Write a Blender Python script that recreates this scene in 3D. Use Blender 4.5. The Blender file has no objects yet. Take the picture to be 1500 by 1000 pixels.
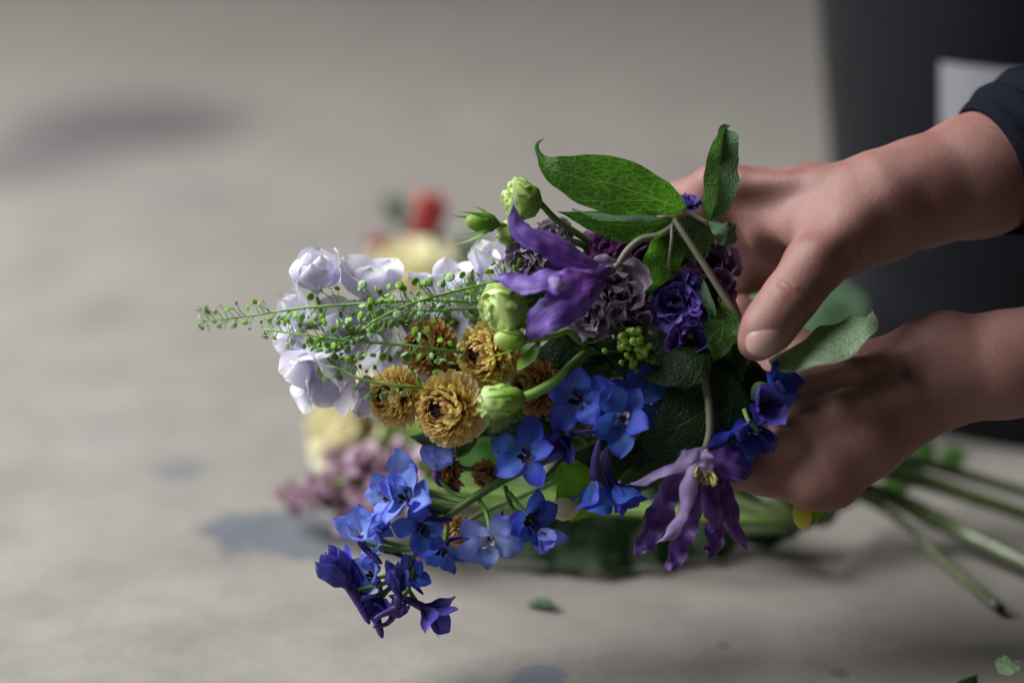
import bpy, math, random
import numpy as np
from mathutils import Vector, Matrix, noise

# ---------------------------------------------------------------- camera
sc = bpy.context.scene
PITCH = math.radians(17.0)
FOCUS = 1.18
CAM = Vector((0, -FOCUS * math.cos(PITCH), 0.508))
RIGHT = Vector((1, 0, 0))
FWD = Vector((0, math.cos(PITCH), -math.sin(PITCH)))
UP = Vector((0, math.sin(PITCH), math.cos(PITCH)))
cd = bpy.data.cameras.new('camera')
cam = bpy.data.objects.new('camera', cd)
sc.collection.objects.link(cam)
cam.location = CAM
cam.rotation_euler = (math.pi / 2 - PITCH, 0, 0)
cd.lens = 85
cd.sensor_width = 36
cd.clip_start = 0.05
cd.clip_end = 100
cd.dof.use_dof = True
cd.dof.focus_distance = FOCUS - 0.004
cd.dof.aperture_fstop = 1.8
sc.camera = cam

# ---------------------------------------------------------------- world, lamp, exposure
w = bpy.data.worlds.new('World'); sc.world = w; w.use_nodes = True
w.node_tree.nodes['Background'].inputs[0].default_value = (0.80, 0.88, 1.0, 1)
w.node_tree.nodes['Background'].inputs[1].default_value = 0.026
ld = bpy.data.lights.new('open_door_daylight', 'AREA')
ld.shape = 'RECTANGLE'; ld.size = 2.0; ld.size_y = 1.7; ld.energy = 196; ld.color = (0.97, 0.985, 1.0)
lo = bpy.data.objects.new('open_door_daylight', ld); sc.collection.objects.link(lo)
lo.location = (-1.85, 0.34, 1.85)
lo.rotation_euler = (Vector((-0.05, 0.12, 0.05)) - lo.location).to_track_quat('-Z', 'Y').to_euler()
sc.view_settings.view_transform = 'Standard'
sc.view_settings.look = 'None'
sc.view_settings.exposure = 0.0
sc.view_settings.gamma = 1.0
sc.view_settings.use_curve_mapping = False
sc.render.engine = 'CYCLES'
sc.cycles.use_denoising = True
sc.cycles.max_bounces = 8
sc.cycles.transmission_bounces = 6

# ---------------------------------------------------------------- helpers
K = 36.0 / 85.0 / 1500.0
MM = FOCUS * K          # metres for one unit of the layout sheet at the bouquet
def P(x, y, d=0.0):     # layout sheet (1500 x 1000) + metres towards the viewer -> place in the scene
    t = FOCUS - d
    return CAM + RIGHT * ((x - 750) * K * t) + UP * ((500 - y) * K * t) + FWD * t
def D(r, u, t):
    return (RIGHT * r + UP * u - FWD * t).normalized()
def FL(x, y, z=0.0):    # place on the floor
    v = FWD + RIGHT * ((x - 750) * K) + UP * ((500 - y) * K)
    return CAM + v * ((CAM.z - z) / -v.z)
W = {}
def link(o, parent=None, M=None):
    sc.collection.objects.link(o)
    M = Matrix.Identity(4) if M is None else M
    if parent is None:
        o.matrix_basis = M
    else:
        o.parent = parent
        o.matrix_basis = W[parent].inverted() @ M
    W[o] = M
    return o
def thing(name, label, cat, loc, group=None):
    o = bpy.data.objects.new(name, None); o.empty_display_size = 0.01
    o['label'] = label; o['category'] = cat
    if group: o['group'] = group
    return link(o, None, Matrix.Translation(loc))
def add(name, me, parent=None, M=None, mat=None):
    if mat is not None and len(me.materials) == 0: me.materials.append(mat)
    return link(bpy.data.objects.new(name, me), parent, M)
def tag(o, label, cat, group=None):
    o['label'] = label; o['category'] = cat
    if group: o['group'] = group
    return o
def mesh(name, V, F, uv=None, smooth=True):
    me = bpy.data.meshes.new(name)
    me.from_pydata([tuple(map(float, v)) for v in V], [], [tuple(map(int, f)) for f in F])
    if uv is not None:
        l = me.uv_layers.new(name='UVMap')
        idx = np.zeros(len(me.loops), dtype=np.int32); me.loops.foreach_get('vertex_index', idx)
        l.data.foreach_set('uv', np.asarray(uv, dtype=np.float32)[idx].ravel())
    if smooth: me.polygons.foreach_set('use_smooth', [True] * len(me.polygons))
    me.update()
    return me
def merge(parts):
    V, F, U, n = [], [], [], 0
    for v, f, u in parts:
        V += list(v); F += [tuple(i + n for i in q) for q in f]; U += list(u); n += len(v)
    return V, F, U
def catmull(pts, n):
    pts = [Vector(p) for p in pts]
    if len(pts) == 2: return [pts[0].lerp(pts[1], i / n) for i in range(n + 1)]
    q = [pts[0] * 2 - pts[1]] + pts + [pts[-1] * 2 - pts[-2]]
    out = []
    m = len(pts) - 1
    for i in range(n + 1):
        s = i / n * m; k = min(int(s), m - 1); t = s - k
        a, b, c, d = q[k:k + 4]
        out.append(0.5 * ((2 * b) + (c - a) * t + (2 * a - 5 * b + 4 * c - d) * t * t + (3 * b - a - 3 * c + d) * t ** 3))
    return out
def interp(tab, u):
    if not isinstance(tab, (list, tuple)): return tab
    xs = [a[0] for a in tab]; ys = [a[1] for a in tab]
    return float(np.interp(u, xs, ys))
def spl(tab, u):   # smooth interpolation of a profile
    xs = [a[0] for a in tab]; ys = [a[1] for a in tab]
    if u <= xs[0]: return ys[0]
    for i in range(len(xs) - 1):
        if u <= xs[i + 1]:
            t = (u - xs[i]) / (xs[i + 1] - xs[i])
            y0 = ys[i - 1] if i > 0 else ys[i]; y3 = ys[i + 2] if i + 2 < len(ys) else ys[i + 1]
            m1 = (ys[i + 1] - y0) / 2; m2 = (y3 - ys[i]) / 2
            h = t * t * (3 - 2 * t)
            return max(0.0, ys[i] * (1 - h) + ys[i + 1] * h + 0.6 * ((t - 2 * t * t + t ** 3) * m1 + (t ** 3 - t * t) * m2))
    return ys[-1]
LEAF = [(0, .05), (.06, .45), (.15, .80), (.3, 1.0), (.5, .93), (.7, .62), (.85, .30), (.94, .10), (1, .01)]
OVAL = [(0, .22), (.1, .42), (.3, .80), (.5, 1.0), (.7, .98), (.85, .78), (.95, .45), (1, .10)]
FAN = [(0, .18), (.2, .45), (.45, .80), (.7, 1.0), (.88, .95), (.96, .72), (1, .42)]
LANCE = [(0, .30), (.15, .72), (.35, 1.0), (.6, .95), (.8, .66), (.92, .32), (1, .03)]
def ribbon(path, width, normal, prof=LEAF, nu=14, nv=6, arc=0.0, fold=0.0, ruffle=0.0, rfreq=3.0, pucker=0.0, pfreq=60.0,
           seed=0, jag=0.0, jfreq=9.0, asym=0.0):
    """a leaf or petal: centre line, half width, facing; returns verts, faces, uv"""
    C = catmull(path, nu)
    if not isinstance(normal, list): normal = [normal]
    rs = random.Random(seed); ph1 = rs.uniform(0, 6.3); ph2 = rs.uniform(0, 6.3)
    V, U = [], []
    for i in range(nu + 1):
        u = i / nu
        T = (C[min(i + 1, nu)] - C[max(i - 1, 0)]).normalized()
        k = u * (len(normal) - 1); a = int(min(k, len(normal) - 1)); b = min(a + 1, len(normal) - 1)
        Nn = Vector(normal[a]).lerp(Vector(normal[b]), k - a)
        S = T.cross(Nn).normalized(); Nn = S.cross(T).normalized()
        wd = width * spl(prof, u)
        ar = interp(arc, u); fo = interp(fold, u)
        for j in range(nv + 1):
            v = -1 + 2 * j / nv
            ww = wd * (1 + asym * v)
            if jag: ww *= 1 + jag * abs(v) * noise.noise(Vector((u * jfreq + seed * 3.1, v * 2, seed)))
            if abs(ar) > 1e-3: x = ww * math.sin(ar * v) / ar; z = ww * (1 - math.cos(ar * v)) / ar
            else: x = ww * v; z = 0
            z += fo * ww * abs(v); x *= 1 - 0.25 * abs(fo)
            e = abs(v) ** 1.6
            z += ruffle * e * math.sin(2 * math.pi * rfreq * u + (ph1 if v > 0 else ph2)) * min(1, 3 * u)
            p = C[i] + S * x + Nn * z
            if pucker: p = p + Nn * (pucker * noise.noise(p * pfreq + Vector((seed * 7.7, 0, 0))))
            V.append(p); U.append((u, (v + 1) / 2))
    F = []
    for i in range(nu):
        for j in range(nv):
            a = i * (nv + 1) + j
            F.append((a, a + 1, a + nv + 2, a + nv + 1))
    return V, F, U
def tube(path, radii, n=None, sides=8, cap=True):
    n = n or max(6, 5 * (len(path) - 1))
    C = catmull(path, n)
    V, F, U = [], [], []
    ref = Vector((0.31, 0.42, 0.85))
    for i, c in enumerate(C):
        u = i / n
        T = (C[min(i + 1, n)] - C[max(i - 1, 0)]).normalized()
        A = T.cross(ref).normalized(); B = T.cross(A)
        r = interp(radii, u)
        for j in range(sides):
            a = 2 * math.pi * j / sides
            V.append(c + A * (r * math.cos(a)) + B * (r * math.sin(a))); U.append((u, j / sides))
    for i in range(n):
        for j in range(sides):
            a = i * sides + j; b = i * sides + (j + 1) % sides
            F.append((a, b, b + sides, a + sides))
    if cap:
        F.append(tuple(range(sides))[::-1]); F.append(tuple(n * sides + j for j in range(sides)))
    return V, F, U
def lathe(prof, sides=16):   # profile of (radius, z)
    V, F, U = [], [], []
    m = len(prof)
    for i, (r, z) in enumerate(prof):
        for j in range(sides):
            a = 2 * math.pi * j / sides
            V.append(Vector((r * math.cos(a), r * math.sin(a), z))); U.append((i / (m - 1), j / sides))
    for i in range(m - 1):
        for j in range(sides):
            a = i * sides + j; b = i * sides + (j + 1) % sides
            F.append((a, b, b + sides, a + sides))
    F.append(tuple(range(sides))[::-1]); F.append(tuple((m - 1) * sides + j for j in range(sides)))
    return V, F, U
def xf(part, M):
    v, f, u = part
    return [M @ Vector(p) for p in v], f, u
def aim(pos, axis, roll=0.0, s=1.0):   # local +Z along axis
    axis = Vector(axis).normalized()
    q = axis.to_track_quat('Z', 'Y').to_matrix().to_4x4()
    return Matrix.Translation(pos) @ q @ Matrix.Rotation(roll, 4, 'Z') @ Matrix.Scale(s, 4)
RZ = lambda a: Matrix.Rotation(a, 4, 'Z')
RY = lambda a: Matrix.Rotation(a, 4, 'Y')
RX = lambda a: Matrix.Rotation(a, 4, 'X')

# ---------------------------------------------------------------- materials
class NT:
    def __init__(s, name):
        s.m = bpy.data.materials.new(name); s.m.use_nodes = True
        s.t = s.m.node_tree; s.n = s.t.nodes; s.n.clear()
        s.out = s.n.new('ShaderNodeOutputMaterial')
    def __call__(s, typ, **kw):
        nd = s.n.new('ShaderNode' + typ)
        for k, v in kw.items():
            if k.startswith('_'): setattr(nd, k[1:], v)
        for k, v in kw.items():
            if k.startswith('_'): continue
            i = int(k[1:]) if k[0] == 'i' and k[1:].isdigit() else k.replace('__', ' ')
            s.set(nd.inputs[i], v)
        return nd
    def set(s, inp, v):
        if isinstance(v, bpy.types.NodeSocket): s.t.links.new(v, inp)
        elif isinstance(v, bpy.types.Node): s.t.links.new(v.outputs[0], inp)
        else:
            if isinstance(v, tuple) and len(v) == 3 and inp.type == 'RGBA': v = v + (1,)
            inp.default_value = v
    def math(s, op, a, b=0.0, clamp=False):
        nd = s.n.new('ShaderNodeMath'); nd.operation = op; nd.use_clamp = clamp
        s.set(nd.inputs[0], a); s.set(nd.inputs[1], b); return nd.outputs[0]
    def mix(s, fac, a, b, mode='MIX'):
        nd = s.n.new('ShaderNodeMix'); nd.data_type = 'RGBA'; nd.blend_type = mode
        s.set(nd.inputs[0], fac); s.set(nd.inputs[6], a); s.set(nd.inputs[7], b); return nd.outputs[2]
    def ramp(s, fac, stops):
        nd = s.n.new('ShaderNodeValToRGB'); s.set(nd.inputs[0], fac)
        el = nd.color_ramp.elements
        while len(el) < len(stops): el.new(0.5)
        for e, (p, c) in zip(el, stops):
            e.position = p; e.color = tuple(c) + (1,) if len(c) == 3 else c
        return nd.outputs[0]
    def uv(s, scale=(1, 1, 1)):
        t = s('TexCoord'); mp = s('Mapping', i0=t.outputs['UV']); mp.inputs['Scale'].default_value = scale
        return mp.outputs[0]
    def sep(s):
        t = s('TexCoord'); return s('SeparateXYZ', i0=t.outputs['UV'])
    def obj(s, scale):
        t = s('TexCoord'); mp = s('Mapping', i0=t.outputs['Object']); mp.inputs['Scale'].default_value = (scale,) * 3
        return mp.outputs[0]

def petal_mat(name, stops, trans=0.35, streak=0.35, vary=0.10, rough=0.55, edge=None, spots=None, sheen=0.0, streakcol=None, freq=26):
    t = NT(name); s = t.sep(); u = s.outputs[0]; v = s.outputs[1]
    nz = t('TexNoise', Vector=t.uv((1.6, freq, 1)), Scale=1.0, Detail=3.0)
    blot = t('TexNoise', Vector=t.uv((5, 4, 1)), Scale=1.0, Detail=2.0)
    uu = t.math('ADD', u, t.math('MULTIPLY', t.math('SUBTRACT', blot.outputs[0], 0.5), 0.35))
    col = t.ramp(uu, stops)
    if edge is not None:
        ed = t.math('POWER', t.math('MULTIPLY', t.math('ABSOLUTE', t.math('SUBTRACT', v, 0.5)), 2.0), 5.0)
        col = t.mix(t.math('MULTIPLY', ed, 0.75), col, edge)
    if spots is not None:
        sp = t.math('MULTIPLY', t.math('SUBTRACT', u, 0.82), 6.0, True)
        mid = t.math('SUBTRACT', 1.0, t.math('MULTIPLY', t.math('ABSOLUTE', t.math('SUBTRACT', v, 0.5)), 4.0), True)
        col = t.mix(t.math('MULTIPLY', t.math('MULTIPLY', sp, mid), 0.8), col, spots)
    st = t.math('MULTIPLY', t.math('SUBTRACT', nz.outputs[0], 0.42, True), 5.0, True)
    col = t.mix(t.math('MULTIPLY', st, streak), col, streakcol if streakcol else t.mix(1.0, col, (0.42, 0.40, 0.5), 'MULTIPLY'))
    oi = t('ObjectInfo')
    hs = t('HueSaturation', Color=col, Value=t.math('ADD', 1 - vary, t.math('MULTIPLY', oi.outputs['Random'], 2 * vary)),
           Hue=t.math('ADD', 0.5 - 0.012, t.math('MULTIPLY', oi.outputs['Random'], 0.024)))
    col = hs.outputs[0]
    b = t('Bump', Strength=0.35, Distance=0.0006, Height=nz.outputs[0])
    pr = t('BsdfPrincipled', Base__Color=col, Roughness=rough, Normal=b)
    pr.inputs['Specular IOR Level'].default_value = 0.3
    if sheen: pr.inputs['Sheen Weight'].default_value = sheen
    tr = t('BsdfTranslucent', Color=col, Normal=b)
    mx = t('MixShader', Fac=trans, i1=pr, i2=tr)
    t.t.links.new(mx.outputs[0], t.out.inputs[0])
    return t.m

def leaf_mat(name, col, vein, under, trans=0.45, tcol=(0.085, 0.27, 0.008), rough=0.42, net=(24, 11)):
    t = NT(name); s = t.sep(); u = s.outputs[0]; v = s.outputs[1]
    av = t.math('MULTIPLY', t.math('ABSOLUTE', t.math('SUBTRACT', v, 0.5)), 2.0)
    warp = t('TexNoise', Vector=t.uv((4, 4, 1)), Scale=1.0, Detail=1.0)
    wz = t.math('MULTIPLY', t.math('SUBTRACT', warp.outputs[0], 0.5), 0.25)
    mid = t.math('SUBTRACT', 1.0, t.math('MULTIPLY', av, 22.0), True)
    # long arching side veins
    ph = t.math('ADD', t.math('SUBTRACT', t.math('MULTIPLY', u, 4.5), t.math('MULTIPLY', t.math('POWER', av, 1.3), 1.7)), wz)
    fr = t.math('ABSOLUTE', t.math('SUBTRACT', t.math('FRACT', ph), 0.5))
    side = t.math('SUBTRACT', 1.0, t.math('MULTIPLY', fr, 17.0), True)
    vo = t('TexVoronoi', Vector=t.uv((net[0], net[1], 1)), Scale=1.0, _feature='DISTANCE_TO_EDGE', Randomness=0.9)
    netm = t.math('SUBTRACT', 1.0, t.math('MULTIPLY', vo.outputs['Distance'], 11.0), True)
    vm = t.math('MAXIMUM', t.math('MAXIMUM', mid, t.math('MULTIPLY', side, 0.75)), t.math('MULTIPLY', netm, 0.62))
    oi = t('ObjectInfo')
    n2 = t('TexNoise', Vector=t.uv((3, 3, 1)), Scale=2.0, Detail=4.0)
    base = t.mix(t.math('MULTIPLY', n2.outputs[0], 0.5), col, tuple(c * 0.55 for c in col))
    cc = t.mix(t.math('MULTIPLY', vm, 0.65), base, vein)
    geo = t('NewGeometry')
    cu = t.mix(t.math('MULTIPLY', vm, 0.5), under, vein)
    cc = t.mix(geo.outputs['Backfacing'], cc, cu)
    hs = t('HueSaturation', Color=cc, Value=t.math('ADD', 0.85, t.math('MULTIPLY', oi.outputs['Random'], 0.3)))
    hgt = t.math('SUBTRACT', t.math('MULTIPLY', t.math('MINIMUM', vo.outputs['Distance'], 0.25), 2.0), t.math('MULTIPLY', t.math('MAXIMUM', mid, side), 0.5))
    b = t('Bump', Strength=0.5, Distance=0.0012, Height=hgt)
    pr = t('BsdfPrincipled', Base__Color=hs, Roughness=rough, Normal=b)
    pr.inputs['Specular IOR Level'].default_value = 0.25
    tc = t.mix(vm, tcol, tuple(min(.7, c * 1.9 + .07) for c in tcol))
    tr = t('BsdfTranslucent', Color=tc, Normal=b)
    mx = t('MixShader', Fac=trans, i1=pr, i2=tr)
    t.t.links.new(mx.outputs[0], t.out.inputs[0])
    return t.m

def stem_mat(name, c1, c2, rough=0.5, trans=0.0):
    t = NT(name)
    n = t('TexNoise', Vector=t.uv((6, 3, 1)), Scale=2.0, Detail=4.0)
    f = t('TexNoise', Vector=t.uv((3, 18, 1)), Scale=1.0, Detail=2.0)
    col = t.mix(n.outputs[0], c1, c2)
    b = t('Bump', Strength=0.3, Distance=0.0006, Height=f.outputs[0])
    pr = t('BsdfPrincipled', Base__Color=col, Roughness=rough, Normal=b)
    sh = pr
    if trans:
        tr = t('BsdfTranslucent', Color=col); sh = t('MixShader', Fac=trans, i1=pr, i2=tr)
    t.t.links.new(sh.outputs[0], t.out.inputs[0])
    return t.m

def plain_mat(name, c1, c2, scale=40, rough=0.6, bump=0.2, dist=0.001, spec=0.4, detail=4.0):
    t = NT(name)
    n = t('TexNoise', Vector=t.obj(scale), Scale=1.0, Detail=detail)
    col = t.mix(n.outputs[0], c1, c2)
    b = t('Bump', Strength=bump, Distance=dist, Height=n.outputs[0])
    pr = t('BsdfPrincipled', Base__Color=col, Roughness=rough, Normal=b)
    pr.inputs['Specular IOR Level'].default_value = spec
    t.t.links.new(pr.outputs[0], t.out.inputs[0])
    return t.m

def skin_mat():
    t = NT('skin')
    tco = t('TexCoord')
    pbase = P(1700, 520, 0); pbase.z = 0
    def crease(a, b, wd, wob=0.0):     # fold line in the skin from a to b
        a = a - pbase; ba = b - pbase - a
        q = t('VectorMath', i0=tco.outputs['Object'], i1=tuple(a), _operation='SUBTRACT').outputs[0]
        dt = t('VectorMath', i0=q, i1=tuple(ba), _operation='DOT_PRODUCT').outputs['Value']
        u = t.math('DIVIDE', dt, ba.length_squared, True)
        pr_ = t('VectorMath', i0=tuple(ba), _operation='SCALE'); t.set(pr_.inputs['Scale'], u)
        df = t('VectorMath', i0=q, i1=pr_.outputs[0], _operation='SUBTRACT').outputs[0]
        ln = t('VectorMath', i0=df, _operation='LENGTH').outputs['Value']
        return t.math('SUBTRACT', 1.0, t.math('DIVIDE', ln, wd), True)
    cr = None
    lines = []
    for k_, (x, y) in enumerate([(1166, 420), (1160, 428), (1154, 437), (1147, 447), (1140, 457), (1134, 465)]):
        dx, dy = 20 - 4 * (k_ % 2), 14 - 3 * (k_ % 3)
        lines += [(P(x - dx, y - dy, .0338), P(x, y + 2, .0372), .0027), (P(x, y + 2, .0372), P(x + dx, y + dy, .0338), .0027)]
    lines += [(P(1168, 690, .008), P(1122, 703, .003), .0045), (P(1122, 703, .003), P(1088, 714, -.003), .0045),
              (P(1142, 463, .036), P(1131, 497, .036), .0018), (P(1120, 466, .037), P(1142, 472, .037), .0018), (P(1112, 470, .036), P(1094, 498, .034), .0018), (P(1146, 476, .036), P(1130, 506, .034), .0018),
              (P(1352, 505, .006), P(1359, 556, .0135), .004), (P(1256, 318, .016), P(1262, 372, .018), .003), (P(1242, 330, .016), P(1246, 380, .018), .003)]
    for a, b, wd in lines:
        c_ = crease(a, b, wd)
        cr = c_ if cr is None else t.math('MAXIMUM', cr, c_)
    n = t('TexNoise', Vector=t.obj(38), Scale=1.0, Detail=5.0)
    fine = t('TexVoronoi', Vector=t.obj(900), Scale=1.0, _feature='DISTANCE_TO_EDGE')
    n3 = t('TexNoise', Vector=t.obj(350), Scale=1.0, Detail=6.0, Roughness=0.7)
    col = t.mix(t.math('MULTIPLY', t.math('SUBTRACT', n.outputs[0], 0.3), 2.2, True), (0.275, 0.146, 0.122), (0.200, 0.078, 0.066))
    col = t.mix(t.math('MULTIPLY', t.math('SUBTRACT', n3.outputs[0], 0.5, True), 0.9), col, (0.36, 0.15, 0.11))
    hgt = t.math('ADD', t.math('MULTIPLY', t.math('MINIMUM', fine.outputs['Distance'], 0.12), 2.0), n3.outputs[0])
    hgt = t.math('SUBTRACT', hgt, t.math('MULTIPLY', t.math('POWER', cr, 1.5), 2.2))
    col = t.mix(t.math('MULTIPLY', cr, 0.35), col, (0.30, 0.10, 0.075))
    b = t('Bump', Strength=0.38, Distance=0.0009, Height=hgt)
    pr = t('BsdfPrincipled', Base__Color=col, Roughness=0.52, Normal=b)
    pr.inputs['Subsurface Weight'].default_value = 0.25
    pr.inputs['Subsurface Radius'].default_value = (0.9, 0.32, 0.2)
    pr.inputs['Subsurface Scale'].default_value = 0.006
    pr.inputs['Specular IOR Level'].default_value = 0.4
    t.t.links.new(pr.outputs[0], t.out.inputs[0])
    return t.m

def floor_mat():
    t = NT('concrete')
    tc = t('TexCoord'); O = tc.outputs['Object']
    n1 = t('TexNoise', Vector=O, Scale=1.3, Detail=5.0, Roughness=0.6)
    n2 = t('TexNoise', Vector=O, Scale=14.0, Detail=6.0, Roughness=0.65)
    n3 = t('TexNoise', Vector=O, Scale=160.0, Detail=4.0)
    col = t.ramp(n1.outputs[0], [(0.28, (0.166, 0.146, 0.125)), (0.42, (0.220, 0.200, 0.175)), (0.55, (0.246, 0.224, 0.197)), (0.70, (0.190, 0.173, 0.154))])
    col = t.mix(t.math('MULTIPLY', t.math('SUBTRACT', n2.outputs[0], 0.40, True), 2.4, True), col, (0.140, 0.126, 0.112))
    col = t.mix(t.math('MULTIPLY', t.math('SUBTRACT', n3.outputs[0], 0.55, True), 1.0, True), col, (0.15, 0.14, 0.13))
    wn = t('TexNoise', Vector=O, Scale=30.0, Detail=6.0, Roughness=0.72, Lacunarity=2.2)
    # worn damp patches and a grey filler repair, each at its place on the floor
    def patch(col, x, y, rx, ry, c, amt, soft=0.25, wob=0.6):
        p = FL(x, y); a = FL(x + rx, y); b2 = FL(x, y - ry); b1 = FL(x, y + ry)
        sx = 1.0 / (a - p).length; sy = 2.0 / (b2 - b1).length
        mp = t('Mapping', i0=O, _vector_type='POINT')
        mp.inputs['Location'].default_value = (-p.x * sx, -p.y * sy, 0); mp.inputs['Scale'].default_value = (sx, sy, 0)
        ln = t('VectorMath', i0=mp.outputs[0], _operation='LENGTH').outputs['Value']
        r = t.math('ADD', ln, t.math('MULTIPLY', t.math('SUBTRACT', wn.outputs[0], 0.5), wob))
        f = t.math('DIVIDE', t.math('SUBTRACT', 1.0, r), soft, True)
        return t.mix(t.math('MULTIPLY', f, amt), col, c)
    col = patch(col, 195, 182, 215, 52, (0.075, 0.068, 0.072), 0.85, 0.5, 1.2)
    col = patch(col, 30, 235, 170, 48, (0.09, 0.083, 0.088), 0.7, 0.6, 1.2)
    col = patch(col, 250, 285, 120, 16, (0.165, 0.15, 0.15), 0.7, 0.5)
    col = patch(col, 850, 30, 420, 40, (0.20, 0.188, 0.17), 0.7, 0.9)
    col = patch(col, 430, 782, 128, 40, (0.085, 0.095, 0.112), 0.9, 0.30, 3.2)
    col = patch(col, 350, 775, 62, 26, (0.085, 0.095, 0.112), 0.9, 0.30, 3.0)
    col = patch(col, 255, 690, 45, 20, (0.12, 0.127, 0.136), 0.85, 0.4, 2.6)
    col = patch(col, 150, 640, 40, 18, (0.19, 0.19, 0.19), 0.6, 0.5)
    col = patch(col, 1060, 945, 12, 9, (0.10, 0.092, 0.085), 0.6, 0.5)
    col = patch(col, 1230, 985, 18, 9, (0.10, 0.092, 0.085), 0.6, 0.5)
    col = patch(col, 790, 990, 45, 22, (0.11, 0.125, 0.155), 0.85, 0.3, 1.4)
    bb = t('Bump', Strength=0.22, Distance=0.002, Height=t.math('ADD', n2.outputs[0], t.math('MULTIPLY', n3.outputs[0], 0.4)))
    pr = t('BsdfPrincipled', Base__Color=col, Roughness=0.75, Normal=bb)
    t.t.links.new(pr.outputs[0], t.out.inputs[0])
    return t.m

MT = {}
MT['chrys'] = petal_mat('chrysanthemum_petal', [(0, (0.24, 0.085, 0.012)), (.30, (0.66, 0.45, 0.09)), (.65, (0.91, 0.73, 0.22)), (1, (0.95, 0.83, 0.38))], 0.42, 0.10, 0.10, 0.55, freq=10, edge=(0.90, 0.72, 0.42))
MT['chryso'] = petal_mat('chrysanthemum_outer_petal', [(0, (0.30, 0.11, 0.03)), (.30, (0.66, 0.43, 0.16)), (.65, (0.86, 0.66, 0.34)), (1, (0.92, 0.77, 0.50))], 0.42, 0.10, 0.10, 0.55, freq=10, edge=(0.93, 0.80, 0.60))
MT['chrysb'] = petal_mat('chrysanthemum_petal_brown', [(0, (0.16, 0.06, 0.02)), (.35, (0.44, 0.21, 0.06)), (.7, (0.66, 0.40, 0.11)), (1, (0.76, 0.54, 0.24))], 0.25, 0.25, 0.12, 0.55, freq=10, edge=(0.6, 0.4, 0.2))
MT['eye'] = plain_mat('brown_flower_eye', (0.09, 0.035, 0.012), (0.03, 0.012, 0.006), 900, 0.8)
MT['lav'] = petal_mat('lavender_white_petal', [(0, (0.80, 0.80, 0.78)), (.4, (0.74, 0.69, 0.88)), (.75, (0.82, 0.79, 0.91)), (1, (0.93, 0.92, 0.93))], 0.42, 0.07, 0.05, 0.5, edge=(0.88, 0.88, 0.93), spots=(0.30, 0.38, 0.10))
MT['blue'] = petal_mat('blue_delphinium_petal', [(0, (0.36, 0.42, 0.74)), (.25, (0.12, 0.23, 0.76)), (.65, (0.055, 0.14, 0.68)), (1, (0.07, 0.06, 0.52))], 0.38, 0.35, 0.14, 0.48, edge=(0.06, 0.05, 0.52))
MT['paleblue'] = petal_mat('pale_blue_delphinium_petal', [(0, (0.70, 0.72, 0.86)), (.3, (0.36, 0.47, 0.87)), (.7, (0.22, 0.33, 0.84)), (1, (0.13, 0.14, 0.68))], 0.42, 0.3, 0.12, 0.48, edge=(0.14, 0.14, 0.7))
MT['navy'] = petal_mat('dark_blue_bud_petal', [(0, (0.07, 0.04, 0.20)), (.4, (0.07, 0.05, 0.34)), (.8, (0.09, 0.08, 0.46)), (1, (0.16, 0.16, 0.58))], 0.22, 0.4, 0.14, 0.5)
MT['spur'] = plain_mat('violet_spur', (0.07, 0.035, 0.26), (0.05, 0.03, 0.14), 220, 0.5)
MT['bee_dark'] = plain_mat('dark_floret_eye', (0.006, 0.006, 0.02), (0.02, 0.02, 0.05), 300, 0.6)
MT['bee_white'] = plain_mat('white_floret_eye', (0.55, 0.55, 0.62), (0.42, 0.42, 0.55), 300, 0.6)
MT['clem'] = petal_mat('clematis_petal', [(0, (0.16, 0.035, 0.20)), (.3, (0.15, 0.042, 0.30)), (.7, (0.14, 0.050, 0.34)), (1, (0.19, 0.10, 0.42))], 0.30, 0.34, 0.08, 0.5, freq=9, edge=(0.13, 0.06, 0.33), streakcol=(0.34, 0.24, 0.52))
MT['clem2'] = petal_mat('clematis_petal_mauve', [(0, (0.20, 0.10, 0.30)), (.3, (0.12, 0.045, 0.22)), (.7, (0.12, 0.042, 0.25)), (1, (0.19, 0.085, 0.34))], 0.30, 0.5, 0.08, 0.45, freq=14, edge=(0.28, 0.18, 0.42))
MT['clempale'] = petal_mat('clematis_petal_back', [(0, (0.40, 0.32, 0.52)), (.4, (0.30, 0.21, 0.43)), (1, (0.34, 0.25, 0.48))], 0.30, 0.35, 0.08, 0.5, freq=10)
MT['wine'] = petal_mat('wine_purple_petal', [(0, (0.10, 0.03, 0.10)), (.6, (0.16, 0.045, 0.17)), (1, (0.24, 0.09, 0.25))], 0.25, 0.4, 0.12, 0.5)
MT['mauve'] = petal_mat('dull_mauve_petal', [(0, (0.10, 0.05, 0.11)), (.6, (0.17, 0.09, 0.18)), (1, (0.24, 0.13, 0.26))], 0.25, 0.4, 0.12, 0.55)
MT['violet'] = petal_mat('violet_petal', [(0, (0.07, 0.03, 0.20)), (.5, (0.10, 0.055, 0.32)), (1, (0.17, 0.11, 0.46))], 0.3, 0.5, 0.12, 0.5, freq=18)
MT['greylilac'] = petal_mat('grey_lilac_petal', [(0, (0.20, 0.22, 0.13)), (.45, (0.25, 0.22, 0.24)), (.8, (0.27, 0.21, 0.29)), (1, (0.38, 0.32, 0.41))], 0.3, 0.35, 0.14, 0.55)
MT['budgreen'] = petal_mat('pale_green_petal', [(0, (0.26, 0.48, 0.05)), (.5, (0.44, 0.64, 0.13)), (.85, (0.62, 0.77, 0.30)), (1, (0.78, 0.86, 0.52))], 0.40, 0.2, 0.06, 0.5)
MT['sepal'] = petal_mat('green_sepal', [(0, (0.10, 0.26, 0.03)), (.6, (0.22, 0.42, 0.06)), (1, (0.36, 0.50, 0.08))], 0.35, 0.2, 0.1, 0.5)
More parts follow.
